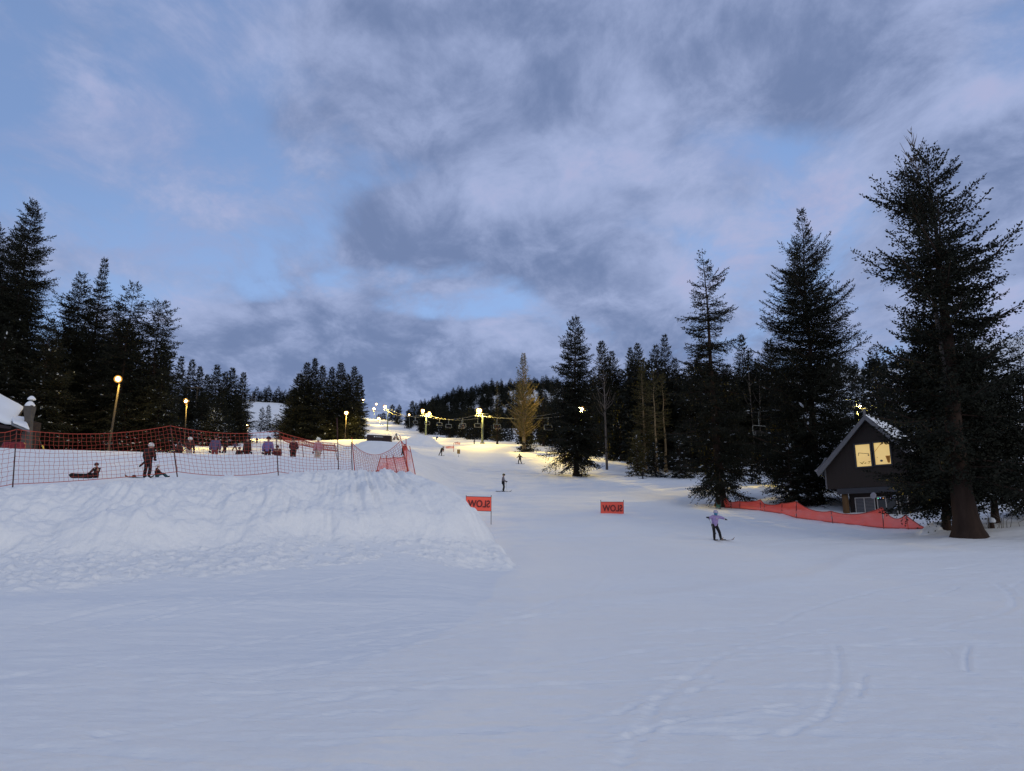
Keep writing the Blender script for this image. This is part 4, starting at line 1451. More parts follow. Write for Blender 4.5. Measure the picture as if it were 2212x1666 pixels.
# left-hand lift: portal tower with ropes
b = gpt(404, 150)
topz = zat(836, 150) - b.z
t = empty('lift_portal', b, 0, 'wooden lift portal with ropes behind the second lamp', 'lift tower')
mm = MB()
for s in (-1, 1): mm.tube([(s * 1.1, 0, -.5), (s * 1.1, 0, topz)], .16, 7)
mm.build('post', M['pole'], t)
MB().tube([(-1.9, 0, topz - .2), (1.9, 0, topz - .2)], .15, 6).build('crossarm', M['pole'], t)
for k, (ub, vb, yb) in enumerate([(459, 884, 175), (447, 912, 160)]):
    a = b + Vector((-1.6 + 3.2 * k, 0, topz))
    e = at(ub, vb, yb)
    pts = [a.lerp(e, q / 10) - Vector((0, 0, 4 * (q / 10) * (1 - q / 10) * 1.2)) for q in range(11)]
    tag(MB().tube(pts, .05, 5).build('haul_rope', M['cable']), ['upper rope running down from the left lift portal', 'lower rope running down from the left lift portal'][k], 'cable')

# guy wire by the lodge
a, e = at(66, 893, 62), gpt(98, 60)
t = empty('guy_wire', e, 0, 'guy wire with yellow guard beside the stone chimney', 'guy wire')
MB().tube([a - e, (0, 0, -.2)], .022, 5).build('wire', M['cable'], t)
M['yellow'] = mat('yellow_plastic', (0.75, 0.55, 0.08), 0.5, 0.1, 3)
d = (a - e).normalized()
MB().tube([d * .15, d * 1.0], .06, 7).build('guard', M['yellow'], t)

# ------------------------------------------------------------------ fences
def lerp(a, b, q): return a + (b - a) * q


def net_fence(label, posts, spans, cell, rows, r, matr, post_mat, name='net_fence', sheet=None, cat='net fence', rope=2.0, extra_posts=()):
    """posts: [(foot, head)], spans: [(bottom a, top a, bottom b, top b, sag top, sag bottom)] all world points"""
    c0 = Vector(posts[0][0])
    t = empty(name, c0, 0, label, cat)
    for f, h in list(posts) + list(extra_posts):
        d = (Vector(h) - Vector(f)).normalized()
        MB().tube([Vector(f) - d * .35 - c0, Vector(h) - c0], [.024, .019], 7).build('post', post_mat, t)
    rng = random.Random(len(label))
    nb = MB()
    rp = MB()
    for ba, ta, bb, tb, st, sb in spans:
        ba, ta, bb, tb = map(Vector, (ba, ta, bb, tb))
        n = max(3, int((ba - bb).length / cell))
        G = []
        for i in range(n + 1):
            q = i / n
            s4 = 4 * q * (1 - q)
            lo = ba.lerp(bb, q) + Vector((0, 0, -sb * s4))
            hi = ta.lerp(tb, q) + Vector((0, 0, -st * s4))
            col = []
            for j in range(rows + 1):
                w = j / rows
                p = lo.lerp(hi, w)
                k = .18 if 0 < j < rows else 0
                p += Vector((rng.uniform(-1, 1) * cell * k, rng.uniform(-1, 1) * .02, rng.uniform(-1, 1) * cell * k * .5))
                col.append(p - c0)
            G.append(col)
        if sheet is None:
            for i in range(n + 1): nb.tube(G[i], r, 3, False)
            for j in range(1, rows): nb.tube([G[i][j] for i in range(n + 1)], r, 3, False)
        else:
            vs = [G[i][j] for i in range(n + 1) for j in range(rows + 1)]
            m = rows + 1
            nb.add(vs, [(i * m + j, (i + 1) * m + j, (i + 1) * m + j + 1, i * m + j + 1) for i in range(n) for j in range(rows)])
        for j in (0, rows): rp.tube([G[i][j] for i in range(n + 1)], r * rope, 5, False)
    nb.build('net', sheet or matr, t, bool(sheet))
    rp.build('edge_rope', matr, t)
    return t


def P(u, v, y): return at(u, v, y)


# front fence on the crest of the bank: (u foot, v foot, u head, v head, depth)
fp = [(-60, 1064, -52, 918, 24.6), (27, 1057, 36, 926, 25.4), (384, 1037, 368, 918, 28.6), (601.5, 1031, 595.5, 929, 30.6), (731.5, 1021, 728, 903, 32.1), (761, 1019, 759, 955, 32.8)]
FY = [p[4] for p in fp]
posts = [(P(a, b, y), P(c, d, y)) for a, b, c, d, y in fp]
bot = [(-60, 1054), (27, 1046), (384, 1019), (600, 1019), (731, 1023), (758, 1021)]
top = [(-52, 922), (36, 928), (368, 920), (596, 931), (730, 959), (759, 964)]
sags = [(.16, .05), (.24, .06), (.20, .16), (.10, .10), (.05, .03)]
spans = []
for i in range(5):
    ya, yb = FY[i], FY[i + 1]
    spans.append((P(*bot[i], ya), P(*top[i], ya), P(*bot[i + 1], yb), P(*top[i + 1], yb), sags[i][0], sags[i][1]))
net_fence('long faded red net fence along the crest of the snow bank', posts, spans, .150, 12, .0062, M['red_net'], M['dark_post'])

# corral at the right end of the fence
cp = [(766.5, 1019, 760, 945, 33.0), (884.5, 1026, 863.5, 940, 34.6)]
posts = [(P(a, b, y), P(c, d, y)) for a, b, c, d, y in cp]
net_fence('sagging red net closing the corral right of the front fence', posts, [(P(766, 1018, 33), P(761, 958, 33), P(882, 1024, 34.6), P(866, 951, 34.6), .62, -.05)], .115, 13, .007, M['red_net'], M['orange_post'])
lp = [(814, 1017, 823, 985, 35.2), (837, 1018, 835, 984, 35.4), (857, 1019, 849, 982, 35.6), (883, 1024, 872, 986, 35.8)]
posts = [(P(a, b, y), P(c, d, y)) for a, b, c, d, y in lp]
sp_ = []
lt = [(822, 989), (835, 990), (850, 988), (873, 987)]
lb = [(815, 1017), (837, 1018), (857, 1019), (882, 1023)]
for i in range(3):
    ya, yb = lp[i][4], lp[i + 1][4]
    sp_.append((P(*lb[i], ya), P(*lt[i], ya), P(*lb[i + 1], yb), P(*lt[i + 1], yb), .03, 0))
net_fence('low fine meshed orange net on short stakes inside the corral', posts, sp_, .12, 8, .007, M['orange_post'], M['orange_post'], sheet=M['orange_thin'])
ep = [(884.5, 1026, 864.5, 941, 34.7), (880, 1027, 877, 948, 35.6), (897.5, 1027, 885, 964, 37.0)]
posts = [(P(a, b, y), P(c, d, y)) for a, b, c, d, y in ep]
net_fence('dense orange net panel at the end of the corral beside the open run', posts[1:], [(P(884, 1025, 34.7), P(867, 953, 34.7), P(881, 1026, 35.6), P(877.5, 962, 35.6), .04, 0), (P(881, 1026, 35.6), P(877.5, 962, 35.6), P(897, 1025, 37), P(887, 974, 37), .12, 0)], .2, 6, .010, M['orange_post'], M['orange_post'], sheet=M['orange_thin'])
# back fence beyond the waiting people
bp = [(608, 975, 606, 944, 56), (655, 980, 652, 950, 56), (700, 985, 697, 955, 55), (728, 990, 722, 958, 54), (702, 988, 701, 968, 50)]
posts = [(P(a, b, y), P(c, d, y)) for a, b, c, d, y in bp]
net_fence('bunched dark red net behind the people waiting on the crest', posts[:4], [(P(612, 951, 56), P(608, 943, 56), P(655, 962, 56), P(652, 951, 56), .1, .1), (P(655, 962, 56), P(652, 951, 56), P(728, 975, 54), P(724, 962, 54), .1, .05)], .25, 5, .02, M['red_net'], M['dark_post'])

# orange safety net in front of the cabin: (u foot, v foot, u head, v head, depth)
op = [(1566, 1100, 1563, 1073, 59), (1579.5, 1101, 1579, 1082, 58.6), (1598, 1104, 1598, 1071, 58), (1642.5, 1109, 1642.5, 1078, 56), (1650, 1110, 1652, 1088, 55.6), (1689, 1115, 1689, 1084, 54), (1720, 1121, 1720, 1083, 52), (1799, 1133, 1795, 1104, 48.5), (1909, 1140, 1905, 1096, 44.5), (1963, 1146, 1956, 1112, 42.6), (2004, 1144, 1999, 1140, 41.2)]
posts = [(gpt(a, y) - Vector((0, 0, .1)), P(c, d, y)) for a, b, c, d, y in op]
ot = [(1562, 1074), (1579, 1085), (1598, 1083), (1642.5, 1080), (1652, 1089), (1689, 1088), (1720, 1084), (1795, 1104.5), (1905, 1097), (1956, 1113), (1999, 1141)]
og = [.0, .02, .10, .03, .10, .03, .28, .30, .42, .05]
sp_ = []
for i in range(len(op) - 1):
    ya, yb = op[i][4], op[i + 1][4]
    a, b = gpt(op[i][0], ya) + Vector((0, 0, .03)), gpt(op[i + 1][0], yb) + Vector((0, 0, .03))
    sp_.append((a, P(*ot[i], ya), b, P(*ot[i + 1], yb), og[i], 0.0))
net_fence('orange safety net drooping between stakes in front of the dark cabin', posts, sp_, .3, 6, .015, M['orange_post'], M['dark_post'], name='safety_net', sheet=M['orange_sheet'], cat='safety net')
net_fence('teal net scrap between a stake and the big open spruce trunk', [(gpt(1546, 58.4), P(1545.5, 1078, 58.4)), (gpt(1557, 58.2), P(1559, 1072, 58.2))],
          [(gpt(1547, 58.4), P(1546, 1080, 58.4), gpt(1557, 58.2), P(1558, 1078, 58.2), .45, 0)], .15, 5, .012, M['dark_post'], M['dark_post'], name='safety_net', sheet=M['teal_sheet'], cat='safety net')


# ------------------------------------------------------------------ SLOW banners, seen from behind (mirrored)
def text_mesh(s, h, depth, mirror=True):
    cu = bpy.data.curves.new('text', 'FONT')
    cu.body = s
    cu.size = h
    cu.align_x, cu.align_y = 'CENTER', 'CENTER'
    cu.extrude = depth
    cu.offset = h * 0.012
    o = bpy.data.objects.new('text', cu)
    COL.objects.link(o)
    bpy.context.view_layer.update()
    me = bpy.data.meshes.new_from_object(o.evaluated_get(bpy.context.evaluated_depsgraph_get()))
    bpy.data.objects.remove(o)
    me.transform(Matrix.Rotation(math.pi / 2, 4, 'X'))
    if mirror:
        me.transform(Matrix.Scale(-1, 4, (1, 0, 0)))
        me.flip_normals()
    return me


def slow_sign(uL, uR, vT, vB, y, label, pole_v, tilt=0.0):
    a, b = P(uL, vB, y), P(uR, vB + tilt, y)
    c, d = P(uL, vT, y), P(uR, vT + tilt, y)
    o = Vector(((a.x + b.x) / 2, y, ground((a.x + b.x) / 2, y)))
    t = empty('warning_banner', o, 0, label, 'sign', 'orange slow banners')
    n, m = 14, 7
    vs, fs = [], []
    for i in range(n + 1):
        for j in range(m + 1):
            p = a.lerp(b, i / n).lerp(c.lerp(d, i / n), j / m)
            p.y += .02 * math.sin(i / n * math.pi) * math.sin(j / m * math.pi + .4)
            vs.append(p - o)
    k = len(vs)
    vs += [v + Vector((0, .008, 0)) for v in vs]
    for i in range(n):
        for j in range(m):
            q = (i * (m + 1) + j, (i + 1) * (m + 1) + j, (i + 1) * (m + 1) + j + 1, i * (m + 1) + j + 1)
            fs += [q, tuple(k + x for x in reversed(q))]
    MB().add(vs, fs).build('banner', M['banner'], t, True)
    hem = MB()
    for q, w in ((c, d), (a, b)): hem.tube([q - o, w - o], .016, 5)
    hem.build('hem', M['ink'], t)
    for p, q, uu in ((a, c, uL), (b, d, uR)):
        g = Vector((p.x, y, ground(p.x, y)))
        MB().tube([g + Vector((0, .03, -.3)) - o, Vector((q.x, y + .03, zat(pole_v, y))) - o], .020, 7).build('stake', M['dark_post'], t)
    hgt = (c - a).length
    me = text_mesh('SLOW', hgt * .70, .004)
    me.transform(Matrix.Scale(.80, 4, (1, 0, 0)))
    me.transform(Matrix.Rotation(math.atan2((d - c).z, (d - c).x), 4, 'Y').inverted())
    link('lettering', me, M['ink'], t, ((a + b + c + d) / 4 + Vector((0.03, -.026, -.02))) - o)
    return t


slow_sign(1298, 1347, 1084.5, 1112, 52, 'small orange banner with mirrored SLOW standing alone on the open run', 1080)
slow_sign(1007, 1061, 1072.5, 1103, 45.5, 'orange banner with mirrored SLOW partly hidden by the snow bank', 1070, 1.6)

# ------------------------------------------------------------------ advertising box on the jump, small signs
c = Vector(at(818.5, 945, 117))
k = m_per_px(117)
t = empty('advertising_box', (c.x, 117, zat(953, 117)), 0, 'long dark box with faint white wordmark on top of the jump', 'sign')
M['maroon'] = mat('dark_maroon_board', (0.030, 0.018, 0.020), 0.6, 0.15, 2.0)
bw, bh = 52.5 * k, 13 * k
mm = MB()
mm.add([(-bw / 2, 0, -.2), (bw / 2, 0, -.2), (bw / 2, 0, bh * .92), (-bw / 2, 0, bh * 1.08), (-bw / 2, 1.2, -.2), (bw / 2, 1.2, -.2), (bw / 2, 1.2, bh * .92), (-bw / 2, 1.2, bh * 1.08)],
       [(0, 1, 2, 3), (5, 4, 7, 6), (4, 0, 3, 7), (1, 5, 6, 2), (3, 2, 6, 7), (4, 5, 1, 0)])
mm.build('board', M['maroon'], t)
M['white'] = mat('white_paint', (0.62, 0.62, 0.64), 0.6, 0.1, 3.0)
mk = MB()
mk.box((-bw * .18, -.012, bh * .76), (.22, .02, .19))
for i in range(8):       # the worn wordmark, too faint to read
    mk.box((-bw * .10 + i * .145, -.012, bh * .74 - (.008 * i)), (.085 if i % 3 else .12, .02, .13 if i in (0, 5) else .10))
mk.build('wordmark', M['white'], t)

t = empty('marker_sign', gpt(990.5, 128), 0, 'small ochre trail sign on a white stake left of the lone conifer', 'sign')
M['ochre'] = mat('ochre_board', (0.36, 0.21, 0.05), 0.7, 0.2, 3.0)
MB().tube([(0, 0, -.3), (0, 0, .7)], .05, 6).build('stake', M['white'], t)
MB().box((0, -.06, .98), (.52, .06, .75)).build('board', M['ochre'], t)
for u, uu, v, y, lab in [(980, 990, 955, 150, 'faded pink gate flag leaning over by the heart lamp tower'), (957, 974, 965, 152, 'low strip of pink rope left of the pink gate flag')]:
    g = gpt(u, y)
    t = empty('gate_flag', g, 0, lab, 'flag')
    e = at(uu, v, y) - g
    MB().tube([(0, 0, -.2), Vector((0, 0, max(.5, e.z * .9))), e], .06, 6).build('bamboo', M['orange_post'], t)
    MB().box(e * .85, (abs(e.x) * .8 + .3, .04, .45)).build('flag', M['orange_thin'], t)
g = gpt(233, 74)
t = empty('notice_board', g, 0, 'dark notice board with white top sheet at the tall lamp pole', 'sign')
MB().box((.1, 0, .55), (1.15, .08, .9)).build('board', M['maroon'], t)
MB().box((-.08, -.065, .98), (1.0, .04, .36)).build('sheet', M['white'], t)
M['redpad'] = mat('red_vinyl_pad', (0.16, 0.012, 0.022), 0.55, 0.2, 2.0)
g = gpt(27, 50)
pd = MB().lathe([(.42, -.2), (.45, .1), (.44, .45), (.36, .62), (.1, .68)], (0, 0, 0), 12).v
o = MB()
for s in (-.45, 0, .45): o.lathe([(.34, -.3), (.36, .1), (.35, .50), (.28, .66), (.06, .72)], (s, 0, 0), 12)
tag(o.build('safety_pad', M['redpad'], None, True, at(28, 976, 52)), 'red padded bundle in front of the lodge wall', 'safety pad')
# ------------------------------------------------------------------ the dark cabin
def lit_mat():
    m, nt, N, L, P = new_mat('lit_room')
    tc = N.new('ShaderNodeTexCoord')
    nz = N.new('ShaderNodeTexNoise')
    nz.inputs['Scale'].default_value = 1.1
    nz.inputs['Detail'].default_value = 2
    L.new(tc.outputs['Object'], nz.inputs['Vector'])
    mx = N.new('ShaderNodeMix')
    mx.data_type = 'RGBA'
    mx.inputs[6].default_value = (0.70, 0.42, 0.10, 1)
    mx.inputs[7].default_value = (0.95, 0.70, 0.22, 1)
    L.new(nz.outputs['Fac'], mx.inputs[0])
    L.new(mx.outputs[2], P.inputs['Emission Color'])
    P.inputs['Base Color'].default_value = (0.5, 0.4, 0.25, 1)
    P.inputs['Emission Strength'].default_value = 0.66
    return m


M['lit'] = lit_mat()
M['siding'] = mat('dark_brown_siding', (0.030, 0.023, 0.020), 0.85, 0.25, 3.0, bump=0.6, stretch=(7, 7, .12))
M['trim'] = mat('grey_fascia', (0.13, 0.13, 0.14), 0.7, 0.15, 3.0)
M['trim_dark'] = mat('slate_window_trim', (0.040, 0.042, 0.050), 0.6, 0.15, 3.0)
M['log'] = mat('brown_log', (0.12, 0.068, 0.03), 0.9, 0.4, 4.0, bump=0.6, stretch=(1, 1, .2))
M['glass'] = mat('dark_glass', (0.010, 0.010, 0.012), 0.08, 0.1, 2.0, spec=0.5)
M['sash'] = mat('pale_sash', (0.50, 0.48, 0.46), 0.6, 0.1, 3.0)
M['metal_roof'] = mat('grey_metal_roof', (0.16, 0.17, 0.19), 0.5, 0.15, 2.0)
M['dish'] = mat('grey_dish', (0.33, 0.32, 0.36), 0.5, 0.1, 2.0)
M['shade'] = mat('orange_lampshade', (0.55, 0.22, 0.03), 0.7, 0.1, 3.0)

ANG = R(40)
c0 = Vector((xat(1792, 55, 4.2), 55, 0))
c0.z = zat(1118, 53.5)
gdir, ddir = Vector((math.cos(ANG), -math.sin(ANG), 0)), Vector((math.sin(ANG), math.cos(ANG), 0))
cab = empty('cabin', c0, -ANG, 'dark two storey cabin with steep gable and two glowing windows', 'cabin')


def wall_pt(u, v, off=0.0):
    """where the line of sight through (u, v) meets the gable wall, in the wall's own x, z"""
    a, b = Vector((0, 0, CAMZ)), at(u, v, 10)
    o = c0 + ddir * off
    d = b - a
    t_ = (o - a).dot(ddir) / d.dot(ddir)
    p = a + d * t_ - c0
    return p.dot(gdir), p.z


GW, GD = 5.7, 8.5
zf = wall_pt(1800, 1056)[1]
apx, apz = wall_pt(1872, 904)
eave_z = wall_pt(1787, 1024)[1]
slope = (apz - eave_z) / (apx + .35)
xr = 2 * apx
wz0 = eave_z + slope * .35
mb = MB()
th = .15
mb.add([(0, 0, zf), (xr, 0, zf), (xr, 0, wz0), (apx, 0, apz - .1), (0, 0, wz0), (0, GD, zf), (xr, GD, zf), (xr, GD, wz0), (apx, GD, apz - .1), (0, GD, wz0)],
       [(0, 1, 2, 3, 4), (9, 8, 7, 6, 5), (5, 6, 1, 0), (0, 4, 9, 5), (1, 6, 7, 2), (4, 3, 8, 9), (3, 2, 7, 8)])
mb.build('upper_wall', M['siding'], cab)
lw = MB()
lx0 = wall_pt(1836, 1090, .7)[0]
lw.box(((lx0 + xr) / 2, .7 + (GD - .7) / 2, zf / 2 - .35), (xr - lx0, GD - .7, zf + .7 - .02))
lw.build('lower_wall', M['siding'], cab)
bm = MB()
b0, b1 = wall_pt(1808, 1060)[0], xr - .1
bm.box(((b0 + b1) / 2, .12, zf - .22), (b1 - b0, .22, .40))
bm.build('porch_beam', M['trim_dark'], cab)
pm = MB()
px_ = wall_pt(1827, 1090, .35)[0]
pm.tube([(px_, .35, -.8), (px_, .35, zf - .42)], [.24, .22], 10)
pm.build('porch_post', M['log'], cab, True)
# roof slabs with fascia and snow
for s, nm in ((-1, 'roof_slope'), (1, 'roof_slope')):
    ex = apx + s * (apx + .40)
    r_ = MB()
    n_ = Vector((s * slope, 0, 1)).normalized()
    A, B = Vector((apx, 0, apz)), Vector((ex, 0, apz - slope * (apx + .40)))
    y0, y1 = -.45, GD + .4
    q = [A + Vector((0, y0, 0)), B + Vector((0, y0, 0)), B + Vector((0, y1, 0)), A + Vector((0, y1, 0))]
    up = [p + n_ * .22 for p in q]
    up[0].x, up[3].x = apx, apx
    r_.add(q + up, [(0, 1, 2, 3) if s > 0 else (3, 2, 1, 0), (7, 6, 5, 4) if s > 0 else (4, 5, 6, 7), (0, 4, 5, 1) if s > 0 else (1, 5, 4, 0), (1, 5, 6, 2) if s > 0 else (2, 6, 5, 1), (2, 6, 7, 3) if s > 0 else (3, 7, 6, 2), (0, 3, 7, 4) if s > 0 else (4, 7, 3, 0)])
    rs = r_.build(nm, M['metal_roof'], cab)
    f_ = MB()
    fa = [q[0] + Vector((0, -.03, -.16)), q[1] + Vector((0, -.03, -.16)), up[1] + Vector((0, -.03, .03)), up[0] + Vector((0, -.03, .03))]
    f_.add(fa + [p + Vector((0, -.07, 0)) for p in fa], [(0, 1, 2, 3), (7, 6, 5, 4), (0, 4, 5, 1), (1, 5, 6, 2), (2, 6, 7, 3), (3, 7, 4, 0)])
    f_.build('fascia', M['trim'], rs)
    # snow cover, ragged
    n1, n2 = 26, 40
    vs = []
    for i in range(n1 + 1):
        for j in range(n2 + 1):
            w, d_ = i / n1, j / n2
            p = up[0].lerp(up[1], w) + Vector((0, (y1 - y0) * d_, 0))
            nz = float(fbm(w * 4 + s * 3, d_ * 6, 4, 71 + s))
            edge = min(1, (1 - w) * 9 + .3, d_ * 14 + .25, (1 - d_) * 10 + .2)
            keep = (.5 + nz * 1.1) if s < 0 else (1.0 + nz * .3 if w < .93 else .4)
            th_ = max(-.02, .24 * edge * keep)
            if s < 0: th_ = max(-.03, .30 * edge * (nz + .15)) if d_ > .04 else -.03 + max(0, .16 * (nz + .1) + (.22 if w > .75 else 0))
            vs.append(p + n_ * th_ + Vector((0, -.02, 0)))
    fs = [(i * (n2 + 1) + j, (i + 1) * (n2 + 1) + j, (i + 1) * (n2 + 1) + j + 1, i * (n2 + 1) + j + 1) for i in range(n1) for j in range(n2)]
    if s < 0: fs = [tuple(reversed(f)) for f in fs]
    MB().add(vs, fs).build('roof_snow', M['roofsnow'], rs, True)
MB().box((-.04, .04, (zf + wz0) / 2), (.10, .16, wz0 - zf)).build('corner_board', M['trim'], cab)
MB().tube([(apx, -.5, apz + .05), (apx, -.5, apz + .62)], .09, 6).build('ridge_post', M['trim'], cab)


def quad_frame(q, wdt, dep, y):
    """a frame round the four corners q (x, z)"""
    m_ = MB()
    cx_, cz_ = sum(p[0] for p in q) / 4, sum(p[1] for p in q) / 4
    def grow(p, d):
        return (p[0] + math.copysign(d, p[0] - cx_), p[1] + math.copysign(d, p[1] - cz_))
    o = [grow(p, wdt) for p in q]
    vs = [(p[0], y, p[1]) for p in q] + [(p[0], y, p[1]) for p in o] + [(p[0], y - dep, p[1]) for p in q] + [(p[0], y - dep, p[1]) for p in o]
    fs = []
    for i in range(4):
        j = (i + 1) % 4
        fs += [(8 + i, 8 + j, 12 + j, 12 + i), (4 + i, 12 + i, 12 + j, 4 + j), (i, j, 8 + j, 8 + i)]
    return m_.add(vs, fs)


def rect(uL, vT, uR, vB, off):
    x0, z1 = wall_pt(uL, (vT + vB) / 2, off)[0], wall_pt((uL + uR) / 2, vT, off)[1]
    x1, z0 = wall_pt(uR, (vT + vB) / 2, off)[0], wall_pt((uL + uR) / 2, vB, off)[1]
    return [(x0, z0), (x1, z0), (x1, z1), (x0, z1)]


for k, r_ in enumerate([rect(1849.5, 960.5, 1881, 1008, 0), rect(1889.5, 956, 1923, 1003.5, 0)]):
    w = quad_frame(r_, .10, .09, -.005).build('window', M['trim_dark'], cab)
    p = MB()
    p.add([(x, -.02, z) for x, z in r_], [(0, 1, 2, 3)])
    p.build('pane', M['lit'], w)
    x0, z0, x1, z1 = r_[0][0], r_[0][1], r_[1][0], r_[2][1]
    d = lambda fx, fz: (x0 + (x1 - x0) * fx, -.045, z0 + (z1 - z0) * fz)
    if k == 0:
        MB().tube([d(.18, .63), d(.9, .56)], .018, 5).tube([d(.2, .62), d(.16, .5)], .02, 5).ball(d(.86, .50), (.06, .02, .05), 8, 5).build('track_lamp', M['trim'], w)
        pl = MB()
        rr = random.Random(4)
        for i in range(16):
            a = d(.25 + rr.random() * .65, .10 + rr.random() * .12)
            pl.tube([a, (a[0] + rr.uniform(-.16, .16), -.045, a[2] + rr.uniform(.0, .10))], [.018, .006], 4)
        pl.build('house_plant', M['needle'], w)
    else:
        MB().add([d(.68, .38), d(.98, .38), d(.93, .06), d(.80, .06)], [(0, 3, 2, 1)]).build('lampshade', M['shade'], w)
        MB().ball(d(.40, .17), (.10, .02, .08), 10, 6).box(d(.15, .34), (.06, .02, .03)).build('ornament', M['trim'], w)
        MB().tube([d(0.02, .60), d(.55, 1.0)], .012, 4).build('ceiling_edge', M['shade'], w)
for k, (rr_, mull) in enumerate([((1850, 1076, 1890, 1116), .47), ((1897.5, 1074, 1938, 1114), .44), ((1946, 1072, 1962, 1112), None), ((1976, 1092, 1990, 1110), None)]):
    q = rect(*rr_, .7)
    w = quad_frame(q, .05, .07, .70).build('window', M['sash'], cab)
    g = MB()
    g.add([(x, .69, z) for x, z in q], [(0, 1, 2, 3)])
    g.build('pane', M['glass'], w)
    x0, z0, x1, z1 = q[0][0], q[0][1], q[1][0], q[2][1]
    if mull:
        MB().box((x0 + (x1 - x0) * mull, .655, (z0 + z1) / 2), (.05, .05, z1 - z0)).build('mullion', M['sash'], w)
    if k == 0:
        b = MB()
        for i in range(13):
            b.box(((x0 + x1) / 2, .672, z0 + (z1 - z0) * (i + .5) / 13), (x1 - x0 - .04, .012, (z1 - z0) / 13 * .7))
        b.build('blind', M['trim'], w)
    if k == 1:
        for i, (fx, col) in enumerate([(.04, (0.1, 1, .6)), (.16, (.2, .4, 1)), (.24, (1, .15, .1)), (.32, (1, .4, .1)), (.62, (.3, .3, 1)), (.70, (.5, .3, 1)), (.80, (.2, .3, 1)), (.92, (.3, .5, 1))]):
            MB().ball((x0 + (x1 - x0) * fx, .66, z1 - .06 + .02 * math.sin(i * 2)), .030, 7, 5).build('fairy_light', glow_mat('fairy_light', col, 1.6), w)
dx_, dz_ = wall_pt(1887, 1071, -.25)
t = empty('satellite_dish', c0 + gdir * dx_ - ddir * .25 + Vector((0, 0, dz_)), -ANG - R(18), 'round grey satellite dish on the cabin under the upper storey', 'satellite dish')
q = Vector((0, -1, .12)).to_track_quat('Z', 'Y').to_matrix()
MB().lathe([(.015, -.05), (.12, -.035), (.20, 0), (.235, .03), (.225, .035), (.1, -.01), (.01, -.03)], (0, 0, 0), 18, q).build('reflector', M['dish'], t, True)
MB().tube([(0, .03, 0), (0, .28, -.05)], .025, 6).build('mount', M['steel'], t)
MB().tube([(0, -.03, -.2), (0, -.27, -.04)], .012, 5).ball((0, -.28, -.03), .03, 7, 5).build('feed_arm', M['steel'], t)

# ------------------------------------------------------------------ the lodge at the left edge
lod = empty('lodge', at(10, 975, 58), 0, 'low stone lodge with thick snow on its roof at the left edge', 'lodge')
o = Vector(lod.location)
L_ = lambda u, v, y: at(u, v, y) - o
M['stone'] = mat('lodge_stone', (0.085, 0.075, 0.066), 0.9, 0.45, 2.2, bump=0.9, bscale=4)
M['stone_wall'] = mat('dark_log_wall', (0.030, 0.020, 0.017), 0.9, 0.4, 3.0, bump=0.5, stretch=(.2, 1, 4))
wl = MB()
a, b = L_(-150, 930, 58.6), L_(56, 930, 58.6)
wl.box(((a.x + b.x) / 2, 1.4, .9), (b.x - a.x, 2.0, 3.6))
wl.build('wall', M['stone_wall'], lod)


def snow_slab(corners, thick, name, matr, parent, n=28, m=14, seed=5, rag=.5):
    """thick rounded snow on the quad eaveL, eaveR, ridgeR, ridgeL"""
    A, B, C_, D = corners
    vs = []
    nn = (B - A).cross(D - A).normalized()
    if nn.z < 0: nn = -nn
    for i in range(n + 1):
        for j in range(m + 1):
            w, d = i / n, j / m
            p = A.lerp(B, w).lerp(D.lerp(C_, w), d)
            p += (A - D).normalized() * (float(fbm(w * 5, 0.3, 3, seed)) * rag * (1 - d))
            e = min(1.0, d * 5 + .15, (1 - d) * 6 + .25, (1 - w) * 7 + .15, w * 9 + .5)
            vs.append(p + nn * thick * e ** .5 * (1 + .25 * float(fbm(w * 3, d * 3, 3, seed + 1))))
    k = len(vs)
    for i in range(n + 1):
        for j in range(m + 1):
            w, d = i / n, j / m
            p = A.lerp(B, w).lerp(D.lerp(C_, w), d) + (A - D).normalized() * (float(fbm(w * 5, 0.3, 3, seed)) * rag * (1 - d))
            vs.append(p)
    I = lambda i, j: i * (m + 1) + j
    fs = [(I(i, j), I(i + 1, j), I(i + 1, j + 1), I(i, j + 1)) for i in range(n) for j in range(m)]
    fs += [tuple(k + x for x in (I(i, j), I(i, j + 1), I(i + 1, j + 1), I(i + 1, j))) for i in range(n) for j in range(m)]
    for i in range(n):
        fs += [(k + I(i, 0), k + I(i + 1, 0), I(i + 1, 0), I(i, 0)), (I(i, m), I(i + 1, m), k + I(i + 1, m), k + I(i, m))]
    for j in range(m):
        fs += [(I(0, j), I(0, j + 1), k + I(0, j + 1), k + I(0, j)), (k + I(n, j), k + I(n, j + 1), I(n, j + 1), I(n, j))]
    return MB().add(vs, fs).build(name, matr, parent, True)


rf = MB()
qa = [L_(-160, 898, 56.6), L_(24, 921, 56.8), L_(50, 884, 61), L_(-160, 770, 63)]
rf.add(qa + [p + Vector((0, .02, -.22)) for p in qa], [(0, 1, 2, 3), (7, 6, 5, 4), (4, 5, 1, 0), (5, 6, 2, 1), (6, 7, 3, 2), (7, 4, 0, 3)])
roof = rf.build('roof', M['maroon'], lod)
snow_slab([L_(-160, 896, 56.5), L_(25, 917, 56.6), L_(51, 882, 61), L_(-160, 768, 63)], .42, 'roof_snow', M['roofsnow'], roof, seed=5, rag=.35)
r2 = MB()
qb = [L_(26, 915, 56.0), L_(64, 930, 56.2), L_(54, 905, 59.2), L_(20, 898, 58.8)]
r2.add(qb + [p + Vector((0, .02, -.16)) for p in qb], [(0, 1, 2, 3), (7, 6, 5, 4), (4, 5, 1, 0), (5, 6, 2, 1), (6, 7, 3, 2), (7, 4, 0, 3)])
porch = r2.build('porch_roof', M['metal_roof'], lod)
